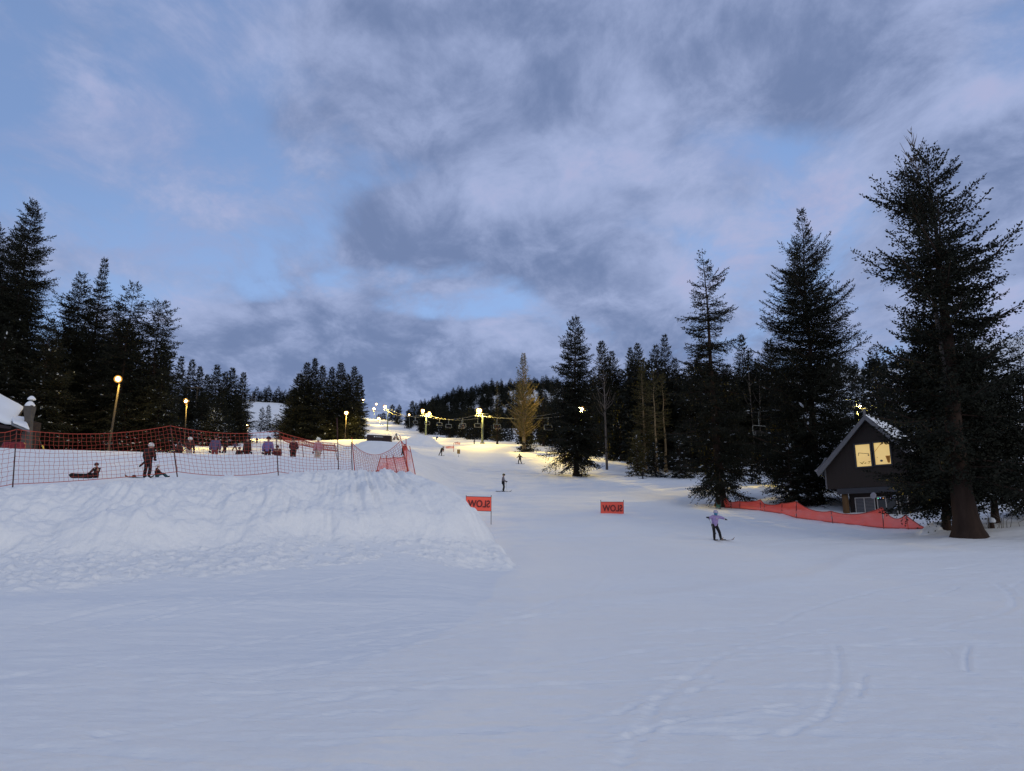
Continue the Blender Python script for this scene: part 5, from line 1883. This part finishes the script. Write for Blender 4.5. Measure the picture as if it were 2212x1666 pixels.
snow_slab([L_(28, 914, 56.0), L_(63, 928.5, 56.2), L_(54, 903, 59.2), L_(22, 897, 58.8)], .14, 'roof_snow', M['roofsnow'], porch, n=14, m=8, seed=9, rag=.08)
ch = MB()
k = m_per_px(57.8)
ct, cb_ = L_(64.5, 877, 57.8), L_(57, 985, 57.8)
pf = [(0, 15.5), (.10, 12.5), (.32, 8.5), (.5, 8.8), (.75, 9.2), (1.0, 10.5)]
secs = []
rs_ = random.Random(3)
for f, w in [(0, 9.3), (.06, 9.4), (.16, 8.0), (.28, 6.6), (.45, 6.6), (.65, 7.0), (1, 8.0)]:
    c_ = ct.lerp(cb_, f)
    secs.append((c_, w * k))
vs, fs = [], []
for c_, w in secs:
    for sx, sy in ((-1, -1), (1, -1), (1, 1), (-1, 1)):
        vs.append(c_ + Vector((sx * w, sy * w * .8, 0)))
for i in range(len(secs) - 1):
    for j in range(4):
        fs.append((i * 4 + j, i * 4 + (j + 1) % 4, (i + 1) * 4 + (j + 1) % 4, (i + 1) * 4 + j)[::-1])
fs.append((0, 1, 2, 3))
chim = ch.add(vs, fs).build('chimney', M['stone'], lod)
MB().lathe([(9.6 * k, -.05), (10.0 * k, .06), (8.0 * k, .20), (4.5 * k, .34), (.5 * k, .40)], ct, 14).build('snow_cap', M['roofsnow'], chim, True)
MB().tube([ct + Vector((0, 0, .3)), ct + Vector((.05, 0, .52))], .12, 8).build('flue', M['steel'], chim)
MB().lathe([(8.0 * k, .50), (8.2 * k, .56), (6.5 * k, .68), (3.0 * k, .80), (.4 * k, .83)], ct + Vector((.06, 0, 0)), 14).build('snow_cap', M['roofsnow'], chim, True)
pw = MB()
q0, q1 = L_(48, 960, 57.2), L_(60, 960, 57.2)
pw.box(((q0.x + q1.x) / 2, q0.y, .1), (q1.x - q0.x, .5, 2.6))
pw.build('stone_pier', M['stone'], lod)

# broken stump and twigs beside the huge spruce
b = gpt(2142, 37.5)
t = empty('stump', b, 0, 'small snow capped stump with broken twigs right of the huge spruce', 'stump')
MB().lathe([(.16, -.3), (.14, .1), (.11, .34), (.02, .42)], (0, 0, 0), 9).build('wood', M['bark'], t, True)
MB().lathe([(.17, .24), (.20, .33), (.14, .46), (.02, .52)], (.05, .02, 0), 10).build('snow_cap', M['clump'], t, True)
tw = MB()
rs_ = random.Random(8)
for i in range(11):
    x = rs_.uniform(-.9, 1.9)
    l = rs_.uniform(.4, 1.1)
    tw.tube([(x, rs_.uniform(-.3, .3), -.1), (x + rs_.uniform(-.2, .3), 0, l * .5), (x + rs_.uniform(-.5, .7), 0, l)], [.018, .012, .005], 4)
tw.build('twigs', M['dead'], t)
# ------------------------------------------------------------------ people
def skin_mesh(verts, edges, radii, sub=1, name='skin'):
    me = bpy.data.meshes.new(name)
    me.from_pydata([tuple(v) for v in verts], edges, [])
    o = bpy.data.objects.new(name, me)
    COL.objects.link(o)
    md = o.modifiers.new('skin', 'SKIN')
    md.use_smooth_shade = True
    for i, r_ in enumerate(radii):
        sv = me.skin_vertices[0].data[i]
        sv.radius = (r_, r_) if not hasattr(r_, '__len__') else r_
        sv.use_root = (i == 0)
    if sub:
        s = o.modifiers.new('sub', 'SUBSURF')
        s.levels = s.render_levels = sub
    bpy.context.view_layer.update()
    out = bpy.data.meshes.new_from_object(o.evaluated_get(bpy.context.evaluated_depsgraph_get()))
    bpy.data.objects.remove(o)
    out.name = name
    return out


STAND = dict(pel=(0, 0, .52), che=(0, .0, .72), nec=(0, .0, .825), hea=(0, .015, .915),
             sL=(-.11, 0, .795), eL=(-.155, -.01, .63), wL=(-.16, .04, .485), sR=(.11, 0, .795), eR=(.155, -.01, .63), wR=(.16, .04, .485),
             hL=(-.055, 0, .50), kL=(-.065, .025, .275), aL=(-.07, 0, .05), hR=(.055, 0, .50), kR=(.065, .025, .275), aR=(.07, 0, .05))


def pose(**kw):
    p = {k: Vector(v) for k, v in STAND.items()}
    for k, v in kw.items(): p[k] = Vector(v)
    return p


PM = {}


def cloth(name, col):
    if name not in PM:
        PM[name] = mat(name, col, 0.85, 0.22, 10, bump=0.3, bscale=18)
    return PM[name]


SKIN = mat('skin_tone', (0.42, 0.25, 0.18), 0.6, 0.1, 4)


def person(label, loc, H, yaw, p, jacket, trousers, head=None, goggles=None, glove=None, boots=None, group=None, hair=None, hood=False, detail=1, coat=1.0, legs=True):
    """p: joints in units of the body height, facing +y; returns the root"""
    t = empty('person', loc, yaw, label, 'person', group)
    S = lambda k: p[k] * H
    up = (p['nec'] - p['che']).normalized()
    hd = p['hea']
    # body: one continuous skin
    names = ['pel', 'che', 'nec', 'hea', 'sL', 'eL', 'wL', 'sR', 'eR', 'wR', 'hL', 'kL', 'aL', 'hR', 'kR', 'aR']
    vs = [S(n) for n in names]
    rd = [.062, .075, .030, .052, .036, .028, .020, .036, .028, .020, .048, .036, .026, .048, .036, .026]
    ix = {n: i for i, n in enumerate(names)}
    ed = [('pel', 'che'), ('che', 'nec'), ('nec', 'hea'), ('che', 'sL'), ('sL', 'eL'), ('eL', 'wL'), ('che', 'sR'), ('sR', 'eR'), ('eR', 'wR'), ('pel', 'hL'), ('hL', 'kL'), ('kL', 'aL'), ('pel', 'hR'), ('hR', 'kR'), ('kR', 'aR')]
    vs.append(S('hea') + up * .045 * H); rd.append(.046); names.append('crn')
    fw = Vector((0, 1, 0))
    vs.append(S('hea') + fw * .058 * H - up * .012 * H); rd.append(.010)
    e2 = [(ix[a], ix[b]) for a, b in ed] + [(3, 16), (3, 17)]
    link('body', skin_mesh(vs, e2, [r_ * H for r_ in rd], detail, 'body'), SKIN, t)
    # jacket
    low = p['pel'].lerp(p['che'], -.18) if legs else p['pel']
    jn = [low * H, S('pel').lerp(S('che'), .45), S('che'), S('nec') - up * .01 * H, S('sL'), S('eL'), S('wL').lerp(S('eL'), .06), S('sR'), S('eR'), S('wR').lerp(S('eR'), .06)]
    jr = [.088 * coat, .092 * coat, .098 * coat, .052, .055 * coat, .046 * coat, .036 * coat, .055 * coat, .046 * coat, .036 * coat]
    if hood:
        jn += [S('hea') - fw * .02 * H, S('hea') + up * .035 * H - fw * .015 * H]
        jr += [.072, .064]
    je = [(1, 0), (1, 2), (2, 3), (2, 4), (4, 5), (5, 6), (2, 7), (7, 8), (8, 9)] + ([(3, 10), (10, 11)] if hood else [])
    order = [1, 0] + list(range(2, len(jn)))
    inv = {o_: i for i, o_ in enumerate(order)}
    link('jacket', skin_mesh([jn[i] for i in order], [(inv[a], inv[b]) for a, b in je], [jr[i] * H for i in order], detail, 'jacket'), jacket, t)
    # trousers
    link('trousers', skin_mesh([S('pel'), S('hL'), S('kL'), S('aL'), S('hR'), S('kR'), S('aR')], [(0, 1), (1, 2), (2, 3), (0, 4), (4, 5), (5, 6)],
                               [x * H for x in (.078, .064, .050, .046, .064, .050, .046)], detail, 'trousers'), trousers, t)
    # boots
    for a, k in (('aL', 'kL'), ('aR', 'kR')):
        sh = (p[k] - p[a]).normalized()
        f_ = (fw - sh * fw.dot(sh)).normalized()
        if abs(fw.dot(sh)) > .8: f_ = (Vector((0, .1, 1)) - sh * Vector((0, .1, 1)).dot(sh)).normalized()
        A = S(a)
        link('boot', skin_mesh([A + sh * .05 * H, A - sh * .012 * H, A - sh * .02 * H + f_ * .055 * H, A - sh * .024 * H + f_ * .095 * H], [(0, 1), (1, 2), (2, 3)], [x * H for x in (.040, .040, .034, .026)], detail, 'boot'), boots or PM['black'], t)
    # gloves: palm, four fingers, thumb
    for w, e, s in (('wL', 'eL', -1), ('wR', 'eR', 1)):
        d = (p[w] - p[e]).normalized()
        sd = d.cross(Vector((0, 0, 1)))
        sd = sd.normalized() if sd.length > .1 else Vector((1, 0, 0))
        nn = d.cross(sd)
        A = S(w)
        gv, ge, gr = [A, A + d * .045 * H], [(0, 1)], [.026 * H, .028 * H]
        for k in range(4):
            b = len(gv)
            o = A + d * .05 * H + sd * (.016 * (k - 1.5)) * H
            ln = (.030, .036, .034, .026)[k]
            gv += [o + d * ln * .5 * H, o + d * ln * H - nn * .012 * H]
            ge += [(1, b), (b, b + 1)]
            gr += [.0095 * H, .008 * H]
        b = len(gv)
        gv += [A + d * .03 * H + sd * (-.034) * H, A + d * .052 * H + sd * (-.044) * H]
        ge += [(0, b), (b, b + 1)]
        gr += [.011 * H, .009 * H]
        link('glove', skin_mesh(gv, ge, gr, 0, 'glove'), glove or PM['black'], t)
    # head wear
    q = up.to_track_quat('Z', 'Y').to_matrix()
    C_ = S('hea') + up * .018 * H
    if head is not None and not hood:
        MB().lathe([(.076 * H, -.022 * H), (.081 * H, .0), (.079 * H, .028 * H), (.062 * H, .060 * H), (.034 * H, .078 * H), (.004 * H, .083 * H)], C_, 14, q).build('helmet', head, t, True)
    if hair is not None:
        MB().ball(C_ - fw * .03 * H - up * .045 * H, (.062 * H, .04 * H, .07 * H), 10, 7).build('hair', hair, t, True)
    if goggles is not None:
        g = MB()
        for i in range(9):
            a = -1.15 + 2.3 * i / 8
            g.add([], [])
        ring = []
        vs = []
        for z_ in (-.024, -.012, .012, .024):
            for i in range(9):
                a = -1.2 + 2.4 * i / 8
                r_ = .074 if abs(z_) < .02 else .068
                vs.append(C_ + Vector((math.sin(a) * r_ * H, math.cos(a) * r_ * 1.02 * H, (z_ - .008) * H)))
        fs = [(j * 9 + i, j * 9 + i + 1, (j + 1) * 9 + i + 1, (j + 1) * 9 + i) for j in range(3) for i in range(8)]
        g.add(vs, fs).build('goggles', goggles, t, True)
    return t


cloth('black', (.012, .011, .013))
for nm, c in [('brown_black', (.020, .013, .012)), ('dark_brown', (.040, .022, .018)), ('plaid_brown', (.045, .024, .020)), ('purple', (.165, .135, .30)), ('lavender', (.30, .225, .44)), ('maroon', (.060, .020, .024)),
              ('dark_red', (.075, .016, .018)), ('pink', (.42, .22, .26)), ('cream', (.42, .36, .32)), ('tan', (.24, .17, .13)), ('grey', (.17, .15, .17)), ('blue_dark', (.035, .04, .085)), ('teal', (.03, .075, .085)), ('navy', (.03, .03, .05)), ('red_trousers', (.16, .045, .05)), ('slate_purple', (.095, .08, .15))]:
    cloth(nm, c)
HEL = {'white': mat('white_helmet', (.62, .62, .60), .35, .08, 4), 'black': mat('black_helmet', (.014, .014, .016), .35, .1, 4), 'lilac': mat('lilac_helmet', (.36, .34, .44), .4, .1, 4)}
GOG = mat('blue_mirror_goggles', (.02, .16, .34), .15, .2, 4)
GOGD = mat('dark_goggles', (.02, .02, .025), .2, .2, 4)


def ski(label, loc, yaw, pitch=0.0, col=None, L_=1.5, group=None):
    vs, fs = [], []
    n = 14
    for i in range(n + 1):
        q = i / n
        y = (q - .5) * L_
        w = .045 + .012 * abs(2 * q - 1) ** 2
        if q > .93: w *= (1 - (q - .93) / .07 * .7)
        z = .012 + max(0, q - .86) ** 2 * 7.0 + (max(0, .05 - q) ** 2) * 9
        for s in (-1, 1):
            vs += [(s * w, y, z), (s * w, y, z + .014)]
    for i in range(n):
        a, b = i * 4, (i + 1) * 4
        fs += [(a + 1, a + 3, b + 3, b + 1), (a + 2, a, b, b + 2), (a, a + 1, b + 1, b), (a + 3, a + 2, b + 2, b + 3)]
    fs += [(0, 2, 3, 1), (n * 4 + 1, n * 4 + 3, n * 4 + 2, n * 4)]
    t = empty('ski', loc, yaw, label, 'ski', group)
    t.rotation_euler = (pitch, 0, yaw)
    MB().add(vs, fs).build('base', col or PM['navy'], t, True)
    MB().box((0, -.02, .045), (.07, .30, .035)).build('binding', PM['black'], t)
    return t


def board(label, loc, yaw, pitch=0.0, roll=0.0, col=None, L_=1.45, group=None):
    vs, fs = [], []
    n = 22
    for i in range(n + 1):
        q = i / n
        x = (q - .5) * L_
        e = min(q, 1 - q) / .10
        w = .125 * (1 - .12 * math.sin(math.pi * q)) * (math.sqrt(max(.02, 1 - (1 - min(1, e)) ** 2)))
        z = .012 + max(0, abs(q - .5) - .36) ** 2 * 6
        for s in (-1, 1): vs += [(x, s * w, z), (x, s * w, z + .016)]
    for i in range(n):
        a, b = i * 4, (i + 1) * 4
        fs += [(a + 1, b + 1, b + 3, a + 3), (a + 2, b + 2, b, a), (a, b, b + 1, a + 1), (a + 3, b + 3, b + 2, a + 2)]
    fs += [(0, 1, 3, 2), (n * 4, n * 4 + 2, n * 4 + 3, n * 4 + 1)]
    t = empty('snowboard', loc, 0, label, 'snowboard', group)
    t.rotation_euler = Matrix.Rotation(yaw, 3, 'Z').to_4x4().to_euler() if not (pitch or roll) else (Matrix.Rotation(yaw, 3, 'Z') @ Matrix.Rotation(pitch, 3, 'Y') @ Matrix.Rotation(roll, 3, 'X')).to_euler()
    MB().add(vs, fs).build('deck', col or PM['black'], t, True)
    for s in (-1, 1): MB().box((s * .25, 0, .07), (.12, .20, .10), taper=.7).build('binding', PM['black'], t)
    return t


def ski_pole(label, a, b, group=None):
    a, b = Vector(a), Vector(b)
    t = empty('ski_pole', b, 0, label, 'ski pole', group)
    d = a - b
    MB().tube([Vector((0, 0, 0)), d], [.008, .010], 5).build('shaft', M['steel'], t)
    u = d.normalized()
    MB().tube([d * .9, d * 1.02], .018, 6).build('grip', PM['black'], t)
    MB().lathe([(.01, .0), (.045, .01), (.01, .03)], u * .06, 8, u.to_track_quat('Z', 'Y').to_matrix()).build('basket', PM['black'], t)
    return t


def world(t, v, H):
    """joint of a person in world space"""
    return Vector(t.location) + Matrix.Rotation(t.rotation_euler[2], 3, 'Z') @ (Vector(v) * H)


def height_px(v0, v1, y): return zat(v0, y) - zat(v1, y)


PI = math.pi
# the girl skiing towards us with her arms out
g = gpt(1547, 38)
H = 1.58
p = pose(pel=(.015, .0, .49), che=(-.005, .03, .69), nec=(-.015, .035, .795), hea=(-.02, .05, .885),
         sL=(-.105, .03, .765), eL=(-.215, .05, .735), wL=(-.295, .10, .690), sR=(.095, .03, .77), eR=(.175, .045, .725), wR=(.245, .09, .735),
         hL=(-.035, 0, .475), kL=(-.115, .04, .26), aL=(-.17, -.02, .06), hR=(.065, 0, .475), kR=(.062, .045, .27), aR=(.055, .0, .055))
# she faces the camera: her left in the picture is our right
girl = person('skier in lilac jacket and black trousers, arms spread, blue face covering', g, H, PI + .05, p, PM['lavender'], PM['black'], HEL['lilac'], GOG, PM['black'], PM['black'])
MB().ball(p['hea'] * H + Vector((0, .02, -.05)), (.062 * H, .058 * H, .048 * H), 12, 8).build('face_mask', mat('blue_face_mask', (.05, .19, .33), .8, .2, 5), girl, True)
MB().box((-.02 * H, .125 * H, .70 * H), (.05, .012, .06)).build('emblem', PM['cream'], girl)
for a, lab, yw in (('aL', 'ski pointing to the right under the lilac skier', -PI / 2 - .75), ('aR', 'ski pointing at the camera under the lilac skier', PI + .35)):
    w = world(girl, p[a], H)
    f_ = Vector((-math.sin(yw), math.cos(yw), 0)) * .12
    w += f_
    ski(lab, (w.x, w.y, ground(w.x, w.y) + .015), yw, 0, PM['tan'], 1.25)
wl = world(girl, p['wR'] + Vector((.01, .05, -.01)), H)
ski_pole('pole trailing from the left hand side glove of the lilac skier', wl, (wl.x + .42, wl.y + .25, ground(wl.x + .42, wl.y + .25) + .32))

# grey jacket skier with poles
g = gpt(1087, 68)
H = height_px(1025, 1064, 68)
p = pose(sL=(-.10, 0, .795), eL=(-.13, .03, .64), wL=(-.13, .15, .59), sR=(.10, .0, .795), eR=(.13, .02, .64), wR=(.12, .14, .56), kL=(-.055, .05, .27), kR=(.07, .045, .28), aL=(-.075, 0, .05), aR=(.085, 0, .05), hea=(0, .03, .91))
s1 = person('skier in grey hooded jacket standing with ski poles on the open run', g, H, -PI / 2 - .1, p, PM['grey'], PM['black'], HEL['black'], None, PM['black'])
for a, lab in (('aL', 'nearer ski of the grey jacket skier'), ('aR', 'farther ski of the grey jacket skier')):
    w = world(s1, p[a], H)
    ski(lab, (w.x + .05, w.y, ground(w.x, w.y) + .01), -PI / 2 - .15, -.03)
for a, lab in (('wR', 'upright ski pole in front of the grey jacket skier'), ('wL', 'ski pole held low by the grey jacket skier')):
    w = world(s1, p[a] + Vector((0, .04, 0)), H)
    dx = .08 if a == 'wR' else -.55
    ski_pole(lab, w, (w.x + dx, w.y - .05, ground(w.x + dx, w.y - .05)))

# brown jacket snowboarder
g = gpt(1123, 112)
H = 1.66
p = pose(pel=(0, -.02, .49), che=(0, .02, .68), nec=(0, .05, .785), hea=(.0, .08, .87), sL=(-.10, .02, .76), eL=(-.20, .05, .68), wL=(-.27, .09, .63), sR=(.10, .02, .76), eR=(.17, .05, .66), wR=(.25, .12, .60),
         hL=(-.06, 0, .47), kL=(-.12, .06, .27), aL=(-.16, 0, .06), hR=(.06, 0, .47), kR=(.11, .06, .27), aR=(.14, 0, .06))
s2 = person('snowboarder in brown jacket riding across with arms out', g, H, PI - .5, p, PM['dark_brown'], PM['black'], HEL['black'], None, PM['black'])
board('snowboard under the brown jacket rider', (g.x, g.y, g.z + .02), -.1, .03, 0, PM['navy'], 1.55)
# black snowboarder leaning
g = gpt(951, 122)
H = 1.74
p = pose(pel=(.10, -.02, .48), che=(.19, .01, .66), nec=(.24, .03, .755), hea=(.27, .05, .84), sL=(.10, .0, .735), eL=(.06, .04, .60), wL=(.08, .08, .50), sR=(.29, .03, .73), eR=(.33, .04, .60), wR=(.33, .07, .48),
         hL=(.05, 0, .47), kL=(-.02, .05, .28), aL=(-.14, 0, .06), hR=(.14, 0, .45), kR=(.14, .06, .25), aR=(.12, 0, .06))
s3 = person('snowboarder all in black leaning into a turn near the corral', g, H, .25, p, PM['black'], PM['black'], HEL['black'], None, PM['black'])
board('snowboard under the leaning black rider', (g.x, g.y, g.z + .02), .15, 0, .25, PM['black'], 1.55)
# dark child by the tree line
g = gpt(1389, 84)
p = pose(pel=(0, -.03, .47), che=(.08, .03, .64), nec=(.12, .06, .73), hea=(.15, .09, .81), kL=(-.06, .07, .26), kR=(.07, .08, .27), sL=(-.02, .02, .72), eL=(-.08, .06, .60), wL=(-.05, .14, .52), sR=(.18, .04, .70), eR=(.22, .08, .58), wR=(.22, .15, .5))
s4 = person('small dark skier hurrying along the tree line by lamp lit snow', g, 1.15, 1.1, p, PM['black'], PM['black'], HEL['black'], None, PM['black'])
for sx, lab in ((-.07, 'left ski of the small skier by the tree line'), (.07, 'right ski of the small skier by the tree line')):
    w = world(s4, (sx, .05, 0), 1.15)
    ski(lab, (w.x, w.y, ground(w.x, w.y) + .01), 1.1, 0, None, 1.0)

# --- behind the front fence
g = gpt(316, 34.2)
H = height_px(957, 1034, 34.2)
p = pose(pel=(0, 0, .50), che=(.0, .02, .70), nec=(0, .03, .81), hea=(0, .045, .90), hL=(-.055, 0, .49), aL=(-.09, 0, .05), kL=(-.075, .02, .27), aR=(.08, 0, .05), kR=(.075, .03, .27), sL=(-.12, 0, .785), sR=(.12, .01, .785), eL=(-.165, .0, .62), wL=(-.17, .07, .50), eR=(.16, .05, .64), wR=(.11, .13, .55))
s5 = person('tall standing snowboarder in black with white helmet behind the front net', g, H, -.35, p, PM['brown_black'], PM['black'], HEL['white'], None, PM['black'], coat=1.12)
gb = gpt(301, 34.0)
board('snowboard lying at the feet of the white helmeted snowboarder', gb + Vector((0, 0, .03)), .05, 0, .1, PM['dark_brown'], 1.35)
w = world(s5, (-.17, .05, .44), H)
t = empty('glove_pair', w, .4, 'dark mitten pair dangling at the hip of the standing snowboarder', 'gloves')
MB().tube([(0, 0, .06), (-.10, 0, -.08), (-.22, 0, -.20)], [.035, .05, .04], 8).build('mitten', PM['black'], t, True)

SIT = dict(pel=(0, 0, .13), che=(0, -.03, .33), nec=(0, -.01, .43), hea=(0, .02, .52), sL=(-.11, -.02, .40), eL=(-.15, .08, .27), wL=(-.12, .20, .20), sR=(.11, -.02, .40), eR=(.15, .08, .27), wR=(.12, .20, .20),
           hL=(-.06, .03, .12), kL=(-.09, .26, .22), aL=(-.09, .46, .06), hR=(.06, .03, .12), kR=(.09, .26, .22), aR=(.09, .46, .06))
g = gpt(206, 33.2)
Hc = 1.22
s6 = person('child sitting sideways on the snow with helmet and goggles behind the front net', g + Vector((0, 0, -.02)), Hc, 1.25, pose(**SIT), PM['brown_black'], PM['black'], HEL['black'], GOGD, PM['black'])
board('snowboard of the sitting child, lying on its edge', gpt(178, 33.0) + Vector((0, 0, .13)), .03, 0, 1.25, PM['black'], 1.1)
g = gpt(338, 34.6)
s7 = person('child crouched on the snow behind the legs of the standing snowboarder', g + Vector((0, 0, -.02)), 1.05, -.9, pose(**SIT), PM['brown_black'], PM['teal'], HEL['white'], None, PM['black'])

# --- people waiting behind the crest
def crest(u, v0, v1, y, frac=1.0):
    """foot point so that the head top is seen at v0, with the given body height"""
    return None


def stand_at(u, vtop, y, H):
    top_ = at(u, vtop, y)
    g_ = ground(top_.x, y)
    return Vector((top_.x, y, g_)), max(.8, (top_.z - g_)) if H is None else H


GW_ = 'people waiting behind the snow crest'
WAIT = [(411, 944, 50.0, -2.6, 'person in brown plaid jacket and white knit hat, head bowed', 'plaid_brown', 'cream', 'white', {}),
        (467, 941, 49.6, .15, 'person in bulky slate purple jacket and reddish trousers facing uphill', 'slate_purple', 'red_trousers', 'black', dict(coat=1.25)),
        (535.5, 943, 49.8, -.5, 'person in dark brown jacket reaching an arm to a child', 'dark_brown', 'brown_black', 'black', dict(arm=1)),
        (580.5, 943.5, 49.6, .05, 'person in plain purple jacket seen from behind with black trousers', 'purple', 'black', 'black', dict(coat=1.15)),
        (635, 945.5, 49.8, -.25, 'person in maroon jacket and dark trousers with arms folded', 'maroon', 'brown_black', 'black', {}),
        (688.5, 946, 49.6, .9, 'person in pink jacket, cream trousers and white helmet', 'pink', 'cream', 'white', {})]
for u, vt, y, yw, lab, jk, tr, he, ex in WAIT:
    loc, H = stand_at(u, vt, y, None)
    q = pose()
    if ex.get('arm'): q = pose(sL=(-.11, 0, .79), eL=(-.20, .06, .64), wL=(-.30, .10, .48))
    if 'plaid' in jk: q = pose(hea=(0, .06, .895), eR=(.15, .06, .66), wR=(.10, .16, .62))
    if 'folded' in lab: q = pose(eL=(-.16, .03, .64), wL=(-.06, .13, .63), eR=(.16, .03, .64), wR=(.06, .13, .62))
    person(lab, loc, H, yw, q, PM[jk], PM[tr], HEL[he] if he != 'black' else PM['black'], None, PM['black'], group=GW_, coat=ex.get('coat', 1.0))
for u, vt, y, yw, lab, jk, kid in [(517.5, 966, 49.4, .3, 'child in black helmet beside the reaching person', 'black', 1.0), (599, 962.5, 49.2, .1, 'person in dark red jacket sitting beside the purple one', 'dark_red', 1.3), (389, 952, 50.8, 1.2, 'person in brown coat at the left end of the waiting row', 'dark_brown', 1.3)]:
    loc, H = stand_at(u, vt, y, None)
    if 'sitting' in lab:
        H = 1.5
        loc.z = at(u, vt, y).z - .60 * H
        person(lab, loc, H, yw, pose(**SIT), PM[jk], PM['brown_black'], PM['dark_red'], None, PM['black'], group=GW_, coat=1.15)
    else:
        person(lab, loc, H, yw, pose(), PM[jk], PM['black'], HEL['black'] if kid == 1.0 else None, None, PM['black'], group=GW_, hair=PM['black'] if kid != 1.0 else None)

# --- smaller skiers farther off: own poses, shared builder
CROUCH = pose(pel=(0, -.06, .42), che=(.02, .04, .60), nec=(.02, .10, .69), hea=(.02, .14, .76), kL=(-.09, .08, .24), kR=(.09, .08, .24), aL=(-.10, 0, .05), aR=(.10, 0, .05), sL=(-.11, .05, .67), eL=(-.19, .10, .56), wL=(-.20, .20, .50), sR=(.13, .05, .67), eR=(.20, .10, .56), wR=(.20, .20, .5))
WIDE = pose(pel=(0, 0, .45), hL=(-.06, 0, .43), kL=(-.15, .05, .24), aL=(-.23, 0, .05), hR=(.06, 0, .43), kR=(.15, .05, .24), aR=(.23, 0, .05), che=(0, .03, .64), nec=(0, .05, .74), hea=(0, .07, .82), sL=(-.1, .03, .71), eL=(-.19, .05, .6), wL=(-.26, .1, .52), sR=(.1, .03, .71), eR=(.19, .05, .6), wR=(.26, .1, .52))
LEAN = pose(pel=(.06, -.02, .48), che=(.12, .02, .66), nec=(.15, .04, .76), hea=(.17, .06, .845), sL=(.03, .01, .73), eL=(-.02, .04, .60), wL=(0, .1, .5), sR=(.22, .02, .73), eR=(.27, .05, .6), wR=(.27, .1, .5), kL=(-.02, .04, .28), aL=(-.10, 0, .05), kR=(.09, .05, .26), aR=(.08, 0, .05))
for u, vfoot, y, H, yw, ps, jk, lab in [
        (484, 980, 78, 1.6, .9, LEAN, 'black', 'black clad skier turning just right of the bulky slate purple jacket'),
        (506.5, 980, 95, 1.3, PI, WIDE, 'slate_purple', 'little skier with legs wide apart left of the black helmeted child'),
        (870, 985, 96, 1.7, .6, LEAN, 'black', 'dark snowboarder seen through the end posts of the corral'),
        (856, 935.5, 300, 1.75, .4, pose(), 'blue_dark', 'far skier above the two seated figures on the hill'),
        (924.5, 942.5, 330, 1.75, .2, pose(), 'blue_dark', 'far skier beside the foot of the two lamp tower'),
        (943, 948, 290, 1.75, .2, LEAN, 'blue_dark', 'far skier right of the foot of the two lamp tower'),
        (930, 953.5, 190, 1.5, 1.2, CROUCH, 'grey', 'crouching far rider on the lamp lit snow'),
        (1024.5, 954, 240, 1.7, 1.0, LEAN, 'blue_dark', 'far skier just left of the heart lamp tower'),
        (825, 894, 590, 2.2, .1, pose(), 'blue_dark', 'tiny skier high on the hilltop slope'),
        (531, 956, 150, 1.5, .1, pose(), 'maroon', 'small figure on lamp lit snow behind the reaching person'),
        (555, 956, 160, 1.5, 1.0, CROUCH, 'dark_red', 'small crouching figure on lamp lit snow left of the purple jacket')]:
    p0 = at(u, vfoot, y)
    z = ground(p0.x, y)
    person(lab, (p0.x, y, z), H, yw, ps, PM[jk], PM['black'], HEL['black'], None, PM['black'], detail=0)
for u, yw, lab in [(852.5, .6, 'left one of two far figures sitting on the snow'), (858, -.4, 'right one of two far figures sitting on the snow')]:
    p0 = at(u, 950, 185)
    person(lab, (p0.x, 185, zat(951, 185)), 1.7, yw, pose(**SIT), PM['tan'], PM['grey'], HEL['black'], None, PM['black'], detail=0)
    # riders on the occupied chairs
CSIT = dict(pel=(0, 0, .10), che=(0, -.03, .30), nec=(0, -.02, .40), hea=(0, .0, .49), sL=(-.11, -.02, .37), eL=(-.14, .06, .24), wL=(-.10, .16, .20), sR=(.11, -.02, .37), eR=(.14, .06, .24), wR=(.10, .16, .20),
            hL=(-.06, .03, .10), kL=(-.07, .26, .10), aL=(-.07, .30, -.14), hR=(.06, .03, .10), kR=(.07, .26, .10), aR=(.07, .30, -.14))
for ci, xs in ((1, (-.55, .25)), (4, (-.5, .35)), (6, (.1,)), (7, (-.4, .4))):
    t, p0, y, z0 = CHAIRS[ci]
    rz = t.rotation_euler[2]
    nm = ['', 'the grey snag', '', '', 'the heart lamp tower, right side', '', 'the lower left chair', 'the upper left chair'][ci]
    for k, x in enumerate(xs):
        w = Vector(p0) + Matrix.Rotation(rz, 3, 'Z') @ Vector((x, -.22, z0 + .06))
        person('%s rider on the occupied lift chair by %s' % (['first', 'second'][k], nm), w, 1.65, rz + PI, pose(**CSIT), PM[['maroon', 'navy', 'tan', 'slate_purple'][(ci + k) % 4]], PM['black'], HEL['black'], None, PM['black'], detail=0, group='riders on the chairlift')
        for s in (-.07, .07):
            f_ = Matrix.Rotation(rz, 3, 'Z') @ Vector((x + s, -.22 - .62, z0 + .06 - .30))
            ski('%s ski of the %s rider by %s' % (['left', 'right'][s > 0], ['first', 'second'][k], nm), Vector(p0) + f_, rz + PI, .15, PM['tan'], 1.4, 'skis of the chairlift riders')
